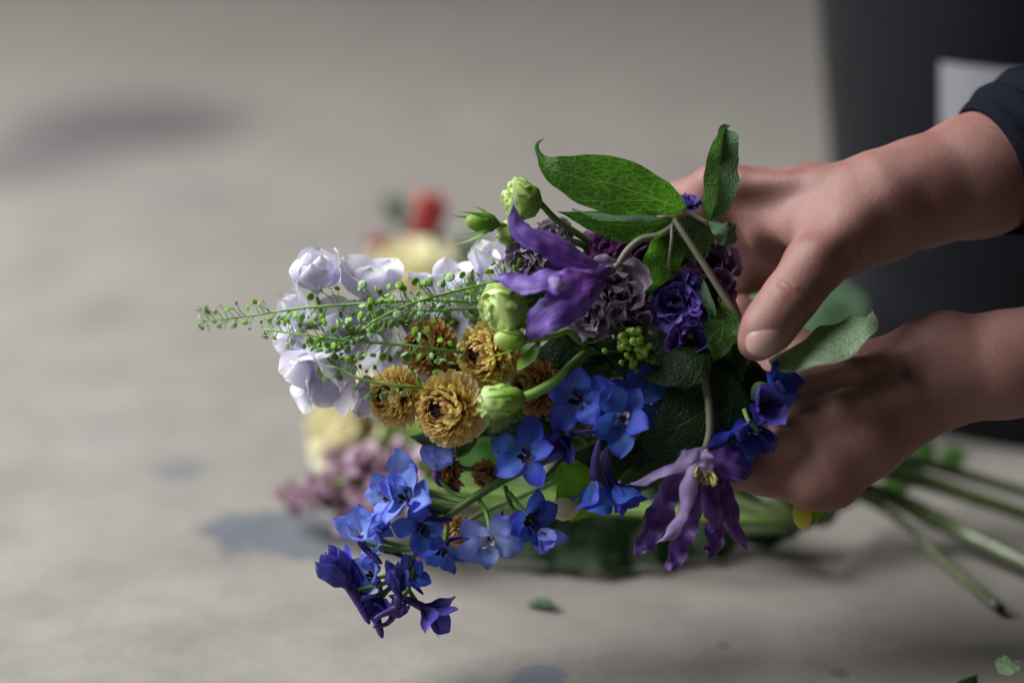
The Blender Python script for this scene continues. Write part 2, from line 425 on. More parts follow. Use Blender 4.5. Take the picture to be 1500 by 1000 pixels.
MT['leaf'] = leaf_mat('clematis_leaf', (0.030, 0.105, 0.016), (0.14, 0.30, 0.04), (0.17, 0.24, 0.15), 0.50)
MT['leafgrey'] = leaf_mat('grey_green_leaf', (0.060, 0.125, 0.062), (0.12, 0.22, 0.10), (0.13, 0.24, 0.10), 0.25, (0.06, 0.16, 0.02), 0.6)
MT['leafpale'] = leaf_mat('pale_green_leaf', (0.24, 0.35, 0.20), (0.38, 0.48, 0.30), (0.28, 0.36, 0.24), 0.3, (0.12, 0.28, 0.04), 0.38)
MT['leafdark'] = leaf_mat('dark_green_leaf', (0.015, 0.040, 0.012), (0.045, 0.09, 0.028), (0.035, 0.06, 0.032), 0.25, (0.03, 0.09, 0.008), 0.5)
MT['leafbright'] = leaf_mat('bright_green_leaf', (0.12, 0.34, 0.03), (0.28, 0.50, 0.08), (0.2, 0.4, 0.08), 0.5, (0.20, 0.5, 0.02))
MT['euc'] = leaf_mat('blue_grey_leaf', (0.18, 0.26, 0.26), (0.26, 0.34, 0.32), (0.22, 0.30, 0.30), 0.2, (0.1, 0.18, 0.1), 0.65)
MT['stem'] = stem_mat('green_stem', (0.10, 0.20, 0.035), (0.17, 0.27, 0.06))
MT['stemlight'] = stem_mat('light_green_stem', (0.16, 0.33, 0.07), (0.20, 0.40, 0.06), 0.5, 0.15)
MT['stembrown'] = stem_mat('grey_brown_vine', (0.13, 0.14, 0.085), (0.20, 0.17, 0.13), 0.6)
MT['stemwet'] = stem_mat('glossy_cut_stem', (0.045, 0.070, 0.020), (0.10, 0.12, 0.05), 0.22)
MT['pod'] = petal_mat('seed_pod_green', [(0, (0.18, 0.38, 0.03)), (.5, (0.26, 0.48, 0.05)), (1, (0.19, 0.40, 0.04))], 0.25, 0.1, 0.25, 0.5)
MT['podpale'] = petal_mat('seed_pod_pale', [(0, (0.30, 0.44, 0.20)), (.5, (0.40, 0.54, 0.29)), (1, (0.30, 0.45, 0.20))], 0.25, 0.1, 0.15, 0.5)
MT['berry'] = plain_mat('lime_floret', (0.22, 0.44, 0.03), (0.32, 0.50, 0.08), 200, 0.5)
MT['stamen'] = plain_mat('yellow_stamen', (0.50, 0.42, 0.14), (0.36, 0.30, 0.12), 400, 0.7)
MT['skin'] = skin_mat()
MT['nail'] = plain_mat('fingernail', (0.40, 0.25, 0.215), (0.35, 0.20, 0.17), 150, 0.30, 0.05)
MT['knit'] = plain_mat('dark_navy_jersey', (0.0035, 0.004, 0.008), (0.006, 0.007, 0.012), 700, 0.9, 0.5, 0.001, 0.08)
MT['bucket'] = plain_mat('dark_plastic', (0.0045, 0.0052, 0.0075), (0.007, 0.008, 0.011), 25, 0.45, 0.08, 0.002, 0.15)
MT['paper'] = plain_mat('label_paper', (0.30, 0.30, 0.33), (0.25, 0.25, 0.275), 60, 0.6, 0.1)
MT['ink'] = plain_mat('grey_print', (0.17, 0.17, 0.185), (0.14, 0.14, 0.15), 60, 0.6, 0.1)
MT['red'] = petal_mat('red_petal', [(0, (0.30, 0.02, 0.02)), (.5, (0.52, 0.05, 0.05)), (1, (0.62, 0.12, 0.12))], 0.3, 0.2, 0.1)
MT['cream'] = petal_mat('cream_yellow_petal', [(0, (0.66, 0.62, 0.24)), (.5, (0.82, 0.79, 0.46)), (1, (0.86, 0.80, 0.60))], 0.35, 0.15, 0.08)
MT['pink'] = petal_mat('dusty_pink_petal', [(0, (0.28, 0.14, 0.18)), (.5, (0.42, 0.26, 0.33)), (1, (0.50, 0.36, 0.42))], 0.3, 0.2, 0.15)
MT['yellow'] = petal_mat('yellow_petal', [(0, (0.8, 0.72, 0.08)), (1, (0.9, 0.86, 0.24))], 0.5, 0.1, 0.05)

rnd = random.Random(11)
# ---------------------------------------------------------------- setting: floor
S_ = 7.0
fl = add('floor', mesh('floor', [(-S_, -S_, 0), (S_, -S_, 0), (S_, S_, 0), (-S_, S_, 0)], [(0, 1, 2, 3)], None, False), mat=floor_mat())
fl['kind'] = 'structure'; fl['label'] = 'worn grey concrete floor with dark damp patches and a filler repair'

# ---------------------------------------------------------------- dark bucket with a paper label
bc = FL(1395, 682); bc = Vector((0.361, bc.y + 0.150, 0))
bk = thing('bucket', 'tall dark plastic flower bucket with a white paper label on its side', 'bucket', bc)
rb, rt, hb = 0.134, 0.186, 0.46
prof = [(0.02, 0.001), (rb - .006, 0.001), (rb, 0.008)]
for i in range(1, 24):
    z = 0.008 + (hb - 0.008) * i / 23
    prof.append((rb + (rt - rb) * z / hb, z))
prof += [(rt + .008, hb), (rt + .010, hb + .012), (rt + .004, hb + .016), (rt - .003, hb + .010), (rb - .001, 0.02), (0.02, 0.016)]
V, F, U = lathe(prof, 64)
add('wall', mesh('bucket_wall', V, F, U), bk, Matrix.Translation(bc), MT['bucket'])
V, F, U = [], [], []
a0, a1, z0, z1 = math.radians(229.5), math.radians(305), 0.150, 0.246
nA = 24
def on_bucket(a, z, off):
    r = rb + (rt - rb) * z / hb + off
    return Vector((r * math.cos(a), r * math.sin(a), z))
for i in range(nA + 1):
    a = a0 + (a1 - a0) * i / nA
    for z in (z0, z1):
        V.append(on_bucket(a, z, .0016)); U.append((i / nA, z))
F = [(2 * i, 2 * i + 2, 2 * i + 3, 2 * i + 1) for i in range(nA)]
lab = add('label', mesh('bucket_label', V, F, U), bk, Matrix.Translation(bc), MT['paper'])
for k in range(3):
    V = []; zz = z1 - .024 - k * .018
    for i in range(nA + 1):
        a = a0 + math.radians(9) + (a1 - a0 - math.radians(16 + 6 * (k % 3))) * i / nA
        V += [on_bucket(a, zz, .0026), on_bucket(a, zz + .007, .0026)]
    add('print_line', mesh('print_line', V, F), lab, Matrix.Translation(bc), MT['ink'])

# ---------------------------------------------------------------- person: hands and forearms, dark sleeves
def px(r): return r * MM
def cone(p, a, b, ra, rb_):
    a = np.array(a, dtype=np.float32); b = np.array(b, dtype=np.float32)
    ba = b - a; L = float(ba @ ba) + 1e-12
    t = np.clip(((p - a) @ ba) / L, 0, 1)
    q = p - a - t[..., None] * ba
    return np.sqrt((q * q).sum(-1)) - (ra + (rb_ - ra) * t)
def smin(a, b, k):
    h = np.clip(0.5 + 0.5 * (b - a) / k, 0, 1)
    return b * (1 - h) + a * h - k * h * (1 - h)
def smax(a, b, k): return -smin(-a, -b, k)
def surface_nets(f, lo, h):
    s = f < 0
    nx, ny, nz = f.shape
    cnt = np.zeros((nx - 1, ny - 1, nz - 1), np.int8)
    acc = np.zeros((nx - 1, ny - 1, nz - 1, 3), np.float32)
    num = np.zeros((nx - 1, ny - 1, nz - 1), np.float32)
    off = [(0, 0, 0), (1, 0, 0), (0, 1, 0), (1, 1, 0), (0, 0, 1), (1, 0, 1), (0, 1, 1), (1, 1, 1)]
    def c(o, A): return A[o[0]:nx - 1 + o[0], o[1]:ny - 1 + o[1], o[2]:nz - 1 + o[2]]
    for o in off:
        for ax in range(3):
            if o[ax]: continue
            e = list(o); e[ax] = 1
            fa, fb = c(o, f), c(e, f); x = (c(o, s) != c(e, s))
            t = np.where(x, fa / np.where(x, fa - fb, 1), 0)
            p = [np.full(fa.shape, float(o[i]), np.float32) for i in range(3)]
            p[ax] = t
            for i in range(3): acc[..., i] += np.where(x, p[i], 0)
            num += x
    act = num > 0
    idx = -np.ones(act.shape, np.int64); idx[act] = np.arange(act.sum())
    ijk = np.argwhere(act)
    V = (ijk + acc[act] / num[act][:, None]) * h + np.array(lo)
    F = []
    for ax in range(3):
        b_, c_ = [(1, 2), (2, 0), (0, 1)][ax]
        A = np.moveaxis(s, (ax, b_, c_), (0, 1, 2)); I = np.moveaxis(idx, (ax, b_, c_), (0, 1, 2))
        x = A[:-1, 1:-1, 1:-1] != A[1:, 1:-1, 1:-1]
        w_ = np.argwhere(x)
        i, j, k = w_[:, 0], w_[:, 1], w_[:, 2]
        q = np.stack([I[i, j, k], I[i, j + 1, k], I[i, j + 1, k + 1], I[i, j, k + 1]], 1)
        flip = ~A[:-1, 1:-1, 1:-1][x]
        q[flip] = q[flip][:, ::-1]
        F.append(q)
    return V, np.concatenate(F)
def limb(chains, grooves, h=0.0016, k=0.010):
    pts = [p for ch in chains for (p, r) in ch[0]]
    rmax = max(r for ch in chains for (p, r) in ch[0])
    lo = [min(p[i] for p in pts) - rmax - .006 for i in range(3)]
    hi = [max(p[i] for p in pts) + rmax + .006 for i in range(3)]
    g = [np.arange(lo[i], hi[i], h, dtype=np.float32) for i in range(3)]
    p = np.stack(np.meshgrid(*g, indexing='ij'), -1)
    f = None
    for ch, kk in chains:
        fc = None
        for (a, ra), (b, rb_) in zip(ch[:-1], ch[1:]):
            d = cone(p, a, b, ra, rb_)
            fc = d if fc is None else smin(fc, d, 0.006)
        f = fc if f is None else smin(f, fc, kk)
    for ch, r, kk in grooves:
        for a, b in zip(ch[:-1], ch[1:]): f = smax(f, -cone(p, a, b, r, r), kk)
    return surface_nets(f, lo, h)
def ch(*pts): return [(P(x, y, d), px(r)) for x, y, d, r in pts]
def gr(*pts): return [P(x, y, d) for x, y, d in pts]

upper = [
    (ch((1600, 196, -.050, 96), (1500, 232, -.038, 95), (1430, 258, -.030, 91), (1345, 283, -.020, 80), (1290, 297, -.014, 75), (1260, 306, -.014, 68)), .01),
    # back of the hand towards the index knuckle
    (ch((1290, 302, -.018, 60), (1190, 291, -.030, 50), (1100, 288, -.040, 42), (1045, 287, -.046, 38)), .010),
    (ch((1285, 312, -.028, 56), (1190, 325, -.046, 48), (1095, 330, -.058, 42)), .012),
    (ch((1280, 325, -.034, 52), (1190, 358, -.052, 44), (1100, 372, -.064, 38)), .012),
    (ch((1270, 332, -.036, 48), (1190, 380, -.058, 36), (1105, 393, -.068, 32)), .012),
    # fingers reach round behind the flowers
    (ch((1045, 285, -.046, 40), (1000, 296, -.054, 31), (940, 325, -.072, 27), (905, 380, -.080, 23)), .006),
    (ch((1095, 330, -.058, 42), (1010, 350, -.084, 30), (950, 385, -.090, 26), (925, 440, -.088, 22)), .006),
    (ch((1100, 372, -.064, 38), (1020, 400, -.090, 29), (965, 435, -.094, 25), (950, 480, -.088, 21)), .006),
    (ch((1105, 395, -.068, 33), (1050, 430, -.088, 25), (1005, 460, -.092, 22), (990, 500, -.088, 19)), .006),
    # thumb in front
    (ch((1285, 322, -.010, 58), (1235, 350, .002, 52), (1192, 388, .014, 42)), .012),
    (ch((1192, 388, .014, 41), (1170, 420, .020, 37), (1152, 443, .024, 36.5), (1132, 470, .027, 35), (1120, 486, .0275, 32), (1107, 503, .026, 25)), .006),
    # web of skin between thumb and index
    (ch((1240, 330, -.008, 44), (1180, 335, -.014, 32), (1130, 345, -.030, 32)), .016),
    # tendons to the thumb and index, wrist bones
    (ch((1335, 266, -.002, 16), (1255, 322, .010, 14), (1200, 372, .023, 14)), .009),
    (ch((1300, 275, -.004, 14), (1200, 268, -.012, 11), (1090, 268, -.024, 13)), .010),
    (ch((1060, 262, -.032, 17), (1045, 264, -.034, 16)), .014),
]
ug = [(gr((1070, 330, -.012), (1120, 385, -.020), (1150, 400, -.020)), .006, .012)]
lower = [
    (ch((1640, 512, -.004, 84), (1560, 520, -.006, 81), (1470, 534, -.008, 77), (1390, 546, -.010, 74), (1340, 560, -.010, 70)), .01),
    # palm: thumb side ridge, heel, middle
    (ch((1350, 554, -.012, 62), (1260, 564, -.014, 62), (1195, 580, -.014, 50), (1168, 582, -.012, 38)), .012),
    (ch((1350, 566, -.010, 60), (1262, 634, -.004, 68), (1214, 672, -.004, 62), (1185, 690, -.006, 48)), .012),
    (ch((1300, 588, -.010, 66), (1210, 628, -.008, 63), (1150, 648, -.012, 48)), .012),
    # fingers curl under and round behind the stems
    (ch((1195, 688, -.006, 48), (1125, 686, -.008, 38), (1075, 682, -.020, 33), (1035, 655, -.050, 28), (1030, 600, -.066, 25)), .008),
    (ch((1165, 650, -.016, 46), (1100, 640, -.030, 36), (1050, 610, -.062, 31), (1050, 560, -.078, 27)), .008),
    (ch((1165, 620, -.020, 44), (1105, 600, -.044, 35), (1070, 560, -.072, 30), (1070, 520, -.084, 26)), .008),
    (ch((1166, 584, -.014, 38), (1120, 570, -.050, 32), (1090, 530, -.076, 28), (1090, 490, -.084, 24)), .008),
    (ch((1230, 560, -.030, 46), (1170, 520, -.050, 36), (1120, 480, -.060, 30), (1085, 455, -.060, 25)), .010),
    # wrist bone
    (ch((1378, 492, -.006, 24), (1360, 500, -.004, 22)), .02),
    (ch((1225, 722, .004, 14), (1190, 724, .006, 16)), .014),
    # knuckle of the index finger and tendons over the back of the hand
    (ch((1172, 560, .000, 20), (1160, 566, .001, 17)), .010),
    (ch((1330, 520, .008, 12), (1250, 540, .012, 11), (1180, 556, .004, 12)), .010),
    (ch((1320, 560, .016, 10), (1230, 598, .017, 10), (1160, 622, .008, 12)), .010),
    (ch((1150, 640, .006, 17), (1138, 644, .006, 15)), .012),
]
lg = []
pv = []; pf = []; n0 = 0
for cs, gs in ((upper, ug), (lower, lg)):
    v, f = limb(cs, gs)
    pv.append(v); pf.append(f + n0); n0 += len(v)
pb = P(1700, 520, 0); pb.z = 0
person = thing('person', 'person in a dark navy top holding the bouquet with bare forearms and both hands', 'person', pb)
me = mesh('hands_and_forearms', np.concatenate(pv) - np.array(pb), np.concatenate(pf))
body = add('body', me, person, Matrix.Translation(pb), MT['skin'])
# thumb nail
npos = [P(1131, 474, .0396), P(1119, 490, .0405), P(1107, 505, .0388), P(1098, 516, .0355)]
V, F, U = ribbon(npos, px(25), D(-.28, .05, 1), [(0, .75), (.12, .92), (.5, 1), (.8, .96), (.93, .75), (1, .45)], 12, 10, -0.75)
nl = mesh('nail', V, F, U); add('nail', nl, body, Matrix.Identity(4), MT['nail'])
# sleeves and top
def sleeve(path, radii, inner, seed, sides=40, n=40):
    C = catmull(path, n); V, F, U = [], [], []
    def ring(c, T, r, u, wr):
        A = T.cross(Vector((.2, 1, .1))).normalized(); B = T.cross(A)
        for j in range(sides):
            a = 2 * math.pi * j / sides
            q = c + (A * math.cos(a) + B * math.sin(a)) * r
            rr = r + wr * noise.noise(q * 22 + Vector((seed, u * 9, 0))) + wr * .5 * math.sin(u * 60 + 3 * noise.noise(q * 15))
            V.append(c + (A * math.cos(a) + B * math.sin(a)) * rr); U.append((u, j / sides))
    T0 = (C[1] - C[0]).normalized()
    ring(C[0] + T0 * .035, T0, radii[0] * inner, 0, 0); ring(C[0] + T0 * .002, T0, radii[0] * (inner + .03), 0, .001)
    ring(C[0] - T0 * .001, T0, radii[0] * .985, 0, .001); ring(C[0] + T0 * .002, T0, radii[0] * 1.0, 0, .0015)
    for i in range(1, n + 1):
        T = (C[min(i + 1, n)] - C[i - 1]).normalized(); u = i / n
        ring(C[i], T, radii[0] + (radii[1] - radii[0]) * u, u, .004 * min(1, u * 6))
    m = len(V) // sides
    for i in range(m - 1):
        for j in range(sides):
            a = i * sides + j; b = i * sides + (j + 1) % sides
            F.append((a, b, b + sides, a + sides))
    return V, F, U
sl1 = sleeve([P(1450, 251, -.032), P(1520, 222, -.040), P(1660, 175, -.055), Vector((0.45, 0.10, 0.38)), Vector((0.60, 0.12, 0.52))], (px(103), .07), .93, 3)
sl2 = sleeve([P(1585, 517, -.006), P(1700, 505, -.006), Vector((0.44, -0.03, 0.20)), Vector((0.54, -0.06, 0.38)), Vector((0.64, -0.09, 0.50))], (px(96), .07), .93, 9)
tp = [(0.02, .0), (.15, .01), (.17, .10), (.165, .25), (.155, .38), (.14, .50), (.11, .57), (.06, .60), (.01, .605)]
tv, tf, tu = lathe(tp, 40)
tor = ([Vector((0.70 + p.x * .8, 0.015 + p.y * 1.15, p.z + .01)) for p in tv], tf, tu)
V, F, U = merge([sl1, sl2, tor])
add('jersey_top', mesh('jersey_top', V, F, U), person, Matrix.Identity(4), MT['knit'])
# ---------------------------------------------------------------- flower builders
CACHE = {}
def petal_mesh(key, mat, variants, make):
    k = (key, mat.name)
    if k not in CACHE:
        L = []
        for i in range(variants):
            V, F, U = make(i); m = mesh(key, V, F, U); m.materials.append(mat); L.append(m)
        CACHE[k] = L
    return CACHE[k]
def flare(f0, f1, n=6, L=1.0, pw=1.0):
    """petal centre line in the XZ plane, unit length: angle from the +Z axis runs from f0 to f1 degrees"""
    p = Vector((0, 0, 0)); out = [p.copy()]; nr = []
    for i in range(n):
        a = math.radians(f0 + (f1 - f0) * ((i + .5) / n) ** pw)
        p = p + Vector((math.sin(a), 0, math.cos(a))) * (L / n); out.append(p.copy())
    for i in range(n + 1):
        a = math.radians(f0 + (f1 - f0) * (i / n) ** pw)
        nr.append(Vector((-math.cos(a), 0, math.sin(a))))
    return out, nr
def radial_petal(f0, f1, wd, prof, arc, ruffle, rf, seed, nu=9, nv=6, pucker=.02, jag=.08, pw=1.0):
    pth, nr = flare(f0, f1, 6, 1.0, pw)
    return ribbon(pth, wd, nr, prof, nu, nv, arc, 0, ruffle, rf, pucker, 3.0, seed, jag)
OPEN = {'open': (44, 84), 'wide': (58, 96), 'half': (26, 52), 'cup': (40, 8), 'bud': (48, -28), 'goblet': (66, 14), 'ball': (92, -42), 'saucer': (64, 46), 'tubebud': (22, -8)}
def floret(parent, pos, axis, R, mat, how='open', roll=0.0, n=5, eye='bee_dark', spur=None, prof=OVAL, wd=.36, ruf=.05, seed=0, arc=.35,
           name='floret', spurmat='spur', spurR=.10, spurL=.9):
    """a delphinium-like floret: receptacle and spur are the part, petals and eye its pieces"""
    M = aim(pos, axis, roll)
    r_ = random.Random(seed * 7 + 1)
    parts = [xf(lathe([(.02 * R, -.12 * R), (.10 * R, -.05 * R), (.12 * R, .03 * R), (.08 * R, .10 * R), (.01 * R, .13 * R)], 10), Matrix.Identity(4))]
    if spur is not None:
        s = M.to_3x3().inverted() @ Vector(spur).normalized()
        b = Vector((0, 0, -1))
        parts.append(tube([Vector((0, 0, 0)), (b * .3 + s * .15) * R * spurL, (b * .15 + s * .65) * R * spurL, (s * 1.0 + b * .05) * R * spurL],
                          [(0, spurR * 1.3 * R), (.5, spurR * R), (.85, spurR * .7 * R), (1, spurR * .25 * R)], 12, 8))
    V, F, U = merge(parts)
    fo = add(name, mesh(name, V, F, U), parent, M, MT[spurmat])
    f0, f1 = OPEN[how]
    ms = petal_mesh('petal_%s_%d_%d' % (how, int(wd * 100), int(ruf * 100)), mat, 6,
                    lambda i: radial_petal(f0 + 6 * (i % 3 - 1), f1 + 12 * ((i * 2) % 3 - 1), wd, prof, arc * (1 + .5 * ((i % 4) - 1.5)), ruf, 1.3 + .4 * (i % 3), i + 3, 11, 8, .025 if how in ('goblet', 'ball', 'saucer', 'cup') else .06, .05))
    layers = [(n, 1.0, 0.0)]
    if how in ('cup', 'bud', 'goblet', 'ball', 'saucer', 'tubebud'): layers = [(n, 1.0, 0.0), (max(3, n - 1), .86, .5)]
    for cnt, sc_, ph in layers:
        for i in range(cnt):
            Mp = M @ RZ(2 * math.pi * (i + ph) / cnt + r_.uniform(-.15, .15)) @ Matrix.Translation((.05 * R, 0, .02 * R)) @ RY(r_.uniform(-.30, .24)) @ RX(r_.uniform(-.25, .25)) @ Matrix.Scale(R * sc_ * r_.uniform(.84, 1.10), 4)
            add('petal', r_.choice(ms), fo, Mp)
    if eye:
        es = petal_mesh('eye_petal', MT[eye], 3, lambda i: radial_petal(10, 50, .26, FAN, .8, .12, 1.2, i + 40, 6, 4))
        for i in range(4):
            Mp = M @ RZ(2 * math.pi * i / 4 + r_.uniform(-.3, .3)) @ Matrix.Translation((.06 * R, 0, .05 * R)) @ Matrix.Scale(R * .34 * r_.uniform(.8, 1.1), 4)
            add('eye_petal', r_.choice(es), fo, Mp)
    return fo
def rosette(parent, pos, axis, R, mat, layers, name='bloom', seed=0, wd=.5, ruf=.12, prof=FAN, arc=.9, core='sepal'):
    """a ruffled many-petalled bloom; layers = (count, open0, open1, scale)"""
    M = aim(pos, axis, seed * .7)
    r_ = random.Random(seed + 100)
    V, F, U = lathe([(.03 * R, -.18 * R), (.16 * R, -.06 * R), (.20 * R, .05 * R), (.10 * R, .2 * R), (.01 * R, .26 * R)], 10)
    fo = add(name, mesh(name, V, F, U), parent, M, MT[core])
    for li, (cnt, f0, f1, s) in enumerate(layers):
        ms = petal_mesh('ruffled_%d_%d_%d_%d' % (f0, f1, int(wd * 100), int(ruf * 100)), mat, 4,
                        lambda i: radial_petal(f0, f1 + 14 * (i % 3 - 1), wd, prof, arc * (.8 + .2 * i), ruf, 2.2 + .7 * (i % 3), i * 5 + li, 18, 14, .05, .16))
        for i in range(cnt):
            Mp = M @ RZ(2 * math.pi * i / cnt + li * .9 + r_.uniform(-.2, .2)) @ Matrix.Translation((.08 * R, 0, 0)) @ RY(r_.uniform(-.15, .15)) @ Matrix.Scale(R * s * r_.uniform(.88, 1.1), 4)
            add('petal', r_.choice(ms), fo, Mp)
    return fo
def stem(parent, pts, r0, r1=None, mat='stem', name='stem', sides=8):
    V, F, U = tube([Vector(p) for p in pts], [(0, r0), (1, r1 if r1 else r0)], None, sides)
    return add(name, mesh(name, V, F, U), parent, None, MT[mat])
def leaf(parent, pts, width, normal, mat='leaf', name='leaf', label=None, **kw):
    V, F, U = ribbon(pts, width, normal, kw.pop('prof', LEAF), kw.pop('nu', 24), kw.pop('nv', 12), **kw)
    o = add(name, mesh(name, V, F, U), parent, None, MT[mat])
    if label: o['label'] = label
    return o

# grip point where all held stems run together, hidden behind the lower hand
def grip(i=0):
    r_ = random.Random(i + 77)
    return [P(1090 + r_.uniform(-15, 15), 570 + r_.uniform(-35, 35), -.020 + r_.uniform(-.012, .008)), P(1200 + r_.uniform(-5, 20), 610 + r_.uniform(-15, 15), -.045 + r_.uniform(-.006, .006))]

# ---------------------------------------------------------------- pale lavender delphinium
t = thing('delphinium', 'tall spike of pale lavender white delphinium florets behind the green seed sprays', 'flower', P(1090, 560, -.03))
stem(t, [P(425, 478, -.022), P(520, 478, -.026), P(640, 470, -.030), P(800, 480, -.035), P(950, 520, -.030)] + grip(1), .0014, .003)
LV = MT['lav']
for k, (x, y, d, ax, R, how, roll) in enumerate([
    (463, 424, -.012, (-.06, .96, .20), 76, 'ball', .3),
    (540, 440, -.016, (.08, .92, .30), 74, 'half', .9),
    (452, 476, -.028, (-.86, .25, .3), 70, 'goblet', .2),
    (492, 528, -.008, (-.40, -.62, .62), 84, 'goblet', .6),
    (462, 522, -.022, (-.85, -.15, .4), 76, 'saucer', 1.1),
    (520, 490, -.024, (-.1, .1, .95), 76, 'saucer', .1),
    (538, 556, -.020, (.15, -.85, .45), 66, 'goblet', .4),
    (585, 478, -.034, (0, .1, .95), 62, 'saucer', .5),
    (652, 440, -.026, (-.1, .92, .35), 66, 'half', .1),
    (730, 440, -.026, (.05, .96, .25), 86, 'cup', .35),
    (655, 478, -.036, (-.2, .0, .95), 62, 'saucer', .8),
    (600, 530, -.038, (-.2, -.5, .8), 62, 'saucer', .4)]):
    p = P(x, y, d)
    fo = floret(t, p, D(*ax), px(R), LV, how, roll, 5, 'bee_white' if how == 'saucer' else None, None, OVAL, .44, .07, k, .60, spurmat='lav')
    q = P(x + 25, 476, d - .016)
    stem(fo, [p - D(*ax) * .004, (p + q) / 2 - D(*ax) * .008, q], .0010, .0010, 'stem', 'pedicel', 6)

# ---------------------------------------------------------------- golden chrysanthemums
def spoon(L, W_, curl, arc, seed):
    pth, nr = flare(-6, curl, 5, L)    # starts along +X, tip curls towards +Z (the hollow side)
    return ribbon([Vector((p.z, 0, p.x)) for p in pth], W_, [Vector((-n_.z, 0, -n_.x)) for n_ in nr],
                  [(0, .55), (.3, .78), (.55, .95), (.75, 1.0), (.90, .86), (1, .42)], 6, 4, arc, 0, .0, 1, 0, 1, seed)
def chrysanth(label, x, y, d, R, axis, mat='chrys', N=230, seed=0, tall=1.0, stemto=None, full=128):
    c = P(x, y, d); Rm = px(R)
    ax = D(*axis)
    t = thing('chrysanthemum', label, 'flower', c, 'button chrysanthemums in the bouquet')
    M = aim(c, ax, seed)
    r_ = random.Random(seed + 5)
    rc = Rm * .42
    V, F, U = lathe([(rc * .3, -rc * 1.5), (rc * .9, -rc * .8), (rc * 1.0, 0), (rc * .75, rc * .55), (rc * .3, rc * .75), (0.0001, rc * .78)], 14)
    add('calyx', mesh('calyx', V, F, U), t, M, MT['sepal'])
    nub = []
    for i in range(60):   # dark unopened centre
        a = i * 2.39996; q = math.sqrt(i / 60) * rc * .70
        nub.append(xf(lathe([(rc * .09, 0), (rc * .11, rc * .22), (rc * .05, rc * .38), (.00001, rc * .40)], 5),
                      Matrix.Translation((q * math.cos(a), q * math.sin(a), rc * (.86 - .35 * (q / rc) ** 2))) @ RZ(a) @ RY(.5 * q / rc)))
    V, F, U = merge(nub)
    add('disc_centre', mesh('disc_centre', V, F, U), t, M, MT['eye'])
    outer = petal_mesh('spoon_outer', MT[mat], 4, lambda i: spoon(1, .215 + .015 * i, 10 + 12 * i, .95, i))
    inner = petal_mesh('spoon_inner', MT[mat], 4, lambda i: spoon(1, .27 + .02 * i, 40 + 14 * i, 1.25, i))
    core = petal_mesh('spoon_core', MT['chrysb'], 4, lambda i: spoon(1, .22 + .02 * i, 50 + 14 * i, 1.25, i))
    if mat == 'chrys': edgep = petal_mesh('spoon_rim', MT['chryso'], 4, lambda i: spoon(1, .225 + .015 * i, 8 + 12 * i, .85, i))
    else: edgep = outer
    for i in range(N):
        f = (i + .5) / N
        th = math.radians(33 + (full - 33) * f ** .80)
        az = i * 2.39996 + r_.uniform(-.10, .10)
        L = Rm * (.44 + .24 * f) * r_.uniform(.90, 1.08)
        th2 = th - .04 - .10 * (1 - f) + r_.uniform(-.16, .16)
        base = Vector((math.sin(th), 0, math.cos(th) * .8)) * rc * .95
        # petal local +X points outwards along th2, hollow side faces the flower axis
        Mp = M @ RZ(az) @ Matrix.Translation(base) @ RY(th2 - math.pi / 2) @ RZ(r_.uniform(-.14, .14)) @ RX(r_.uniform(-.22, .22)) @ Matrix.Scale(L, 4)
        add('petal', (core if f < .10 else inner if f < .38 else outer if f < .68 else edgep)[r_.randrange(4)], t, Mp)
    s = c - ax * rc
    pts = [s, s - ax * .018 + D(.6, -.1, -.4) * .012] + ([P(*stemto)] if stemto else []) + grip(seed)
    stem(t, pts, .0013, .0016)
    return t
chrysanth('golden button chrysanthemum touching the pale green rosette bud on its upper right', 714, 520, .004, 53, (-.62, .02, .78), seed=1, stemto=(850, 560, -.03))
chrysanth('largest golden chrysanthemum with small brown eye, lowest of the open golden three', 657, 599, .010, 57, (-.55, -.03, .83), seed=2, N=255, stemto=(850, 600, -.03))
chrysanth('golden chrysanthemum crossed by the lowest green seed spray, against lavender petals', 578, 581, -.002, 48, (-.68, -.05, .72), seed=3, stemto=(850, 590, -.03))
chrysanth('brownish chrysanthemum half hidden behind the green seed sprays', 627, 507, -.014, 46, (-.62, .05, .78), 'chrysb', 210, 4, stemto=(850, 540, -.03))
chrysanth('small tan chrysanthemum between two green buds and the blue petals', 782, 566, -.006, 45, (-.80, .05, .55), 'chrysb', 180, 5, stemto=(900, 580, -.03))
chrysanth('brown chrysanthemum seen edge on above the blue florets', 655, 688, -.014, 37, (-.85, -.1, .2), 'chrysb', 140, 6, stemto=(850, 630, -.03))
chrysanth('little brown chrysanthemum peeping out beside the thick delphinium stem', 712, 696, -.020, 26, (-.4, -.6, .6), 'chrysb', 140, 7, stemto=(850, 640, -.03))
chrysanth('small tan chrysanthemum hidden under the dark eyed blue floret', 672, 778, -.018, 27, (-.3, -.5, .7), 'chrysb', 140, 8, stemto=(850, 690, -.03))

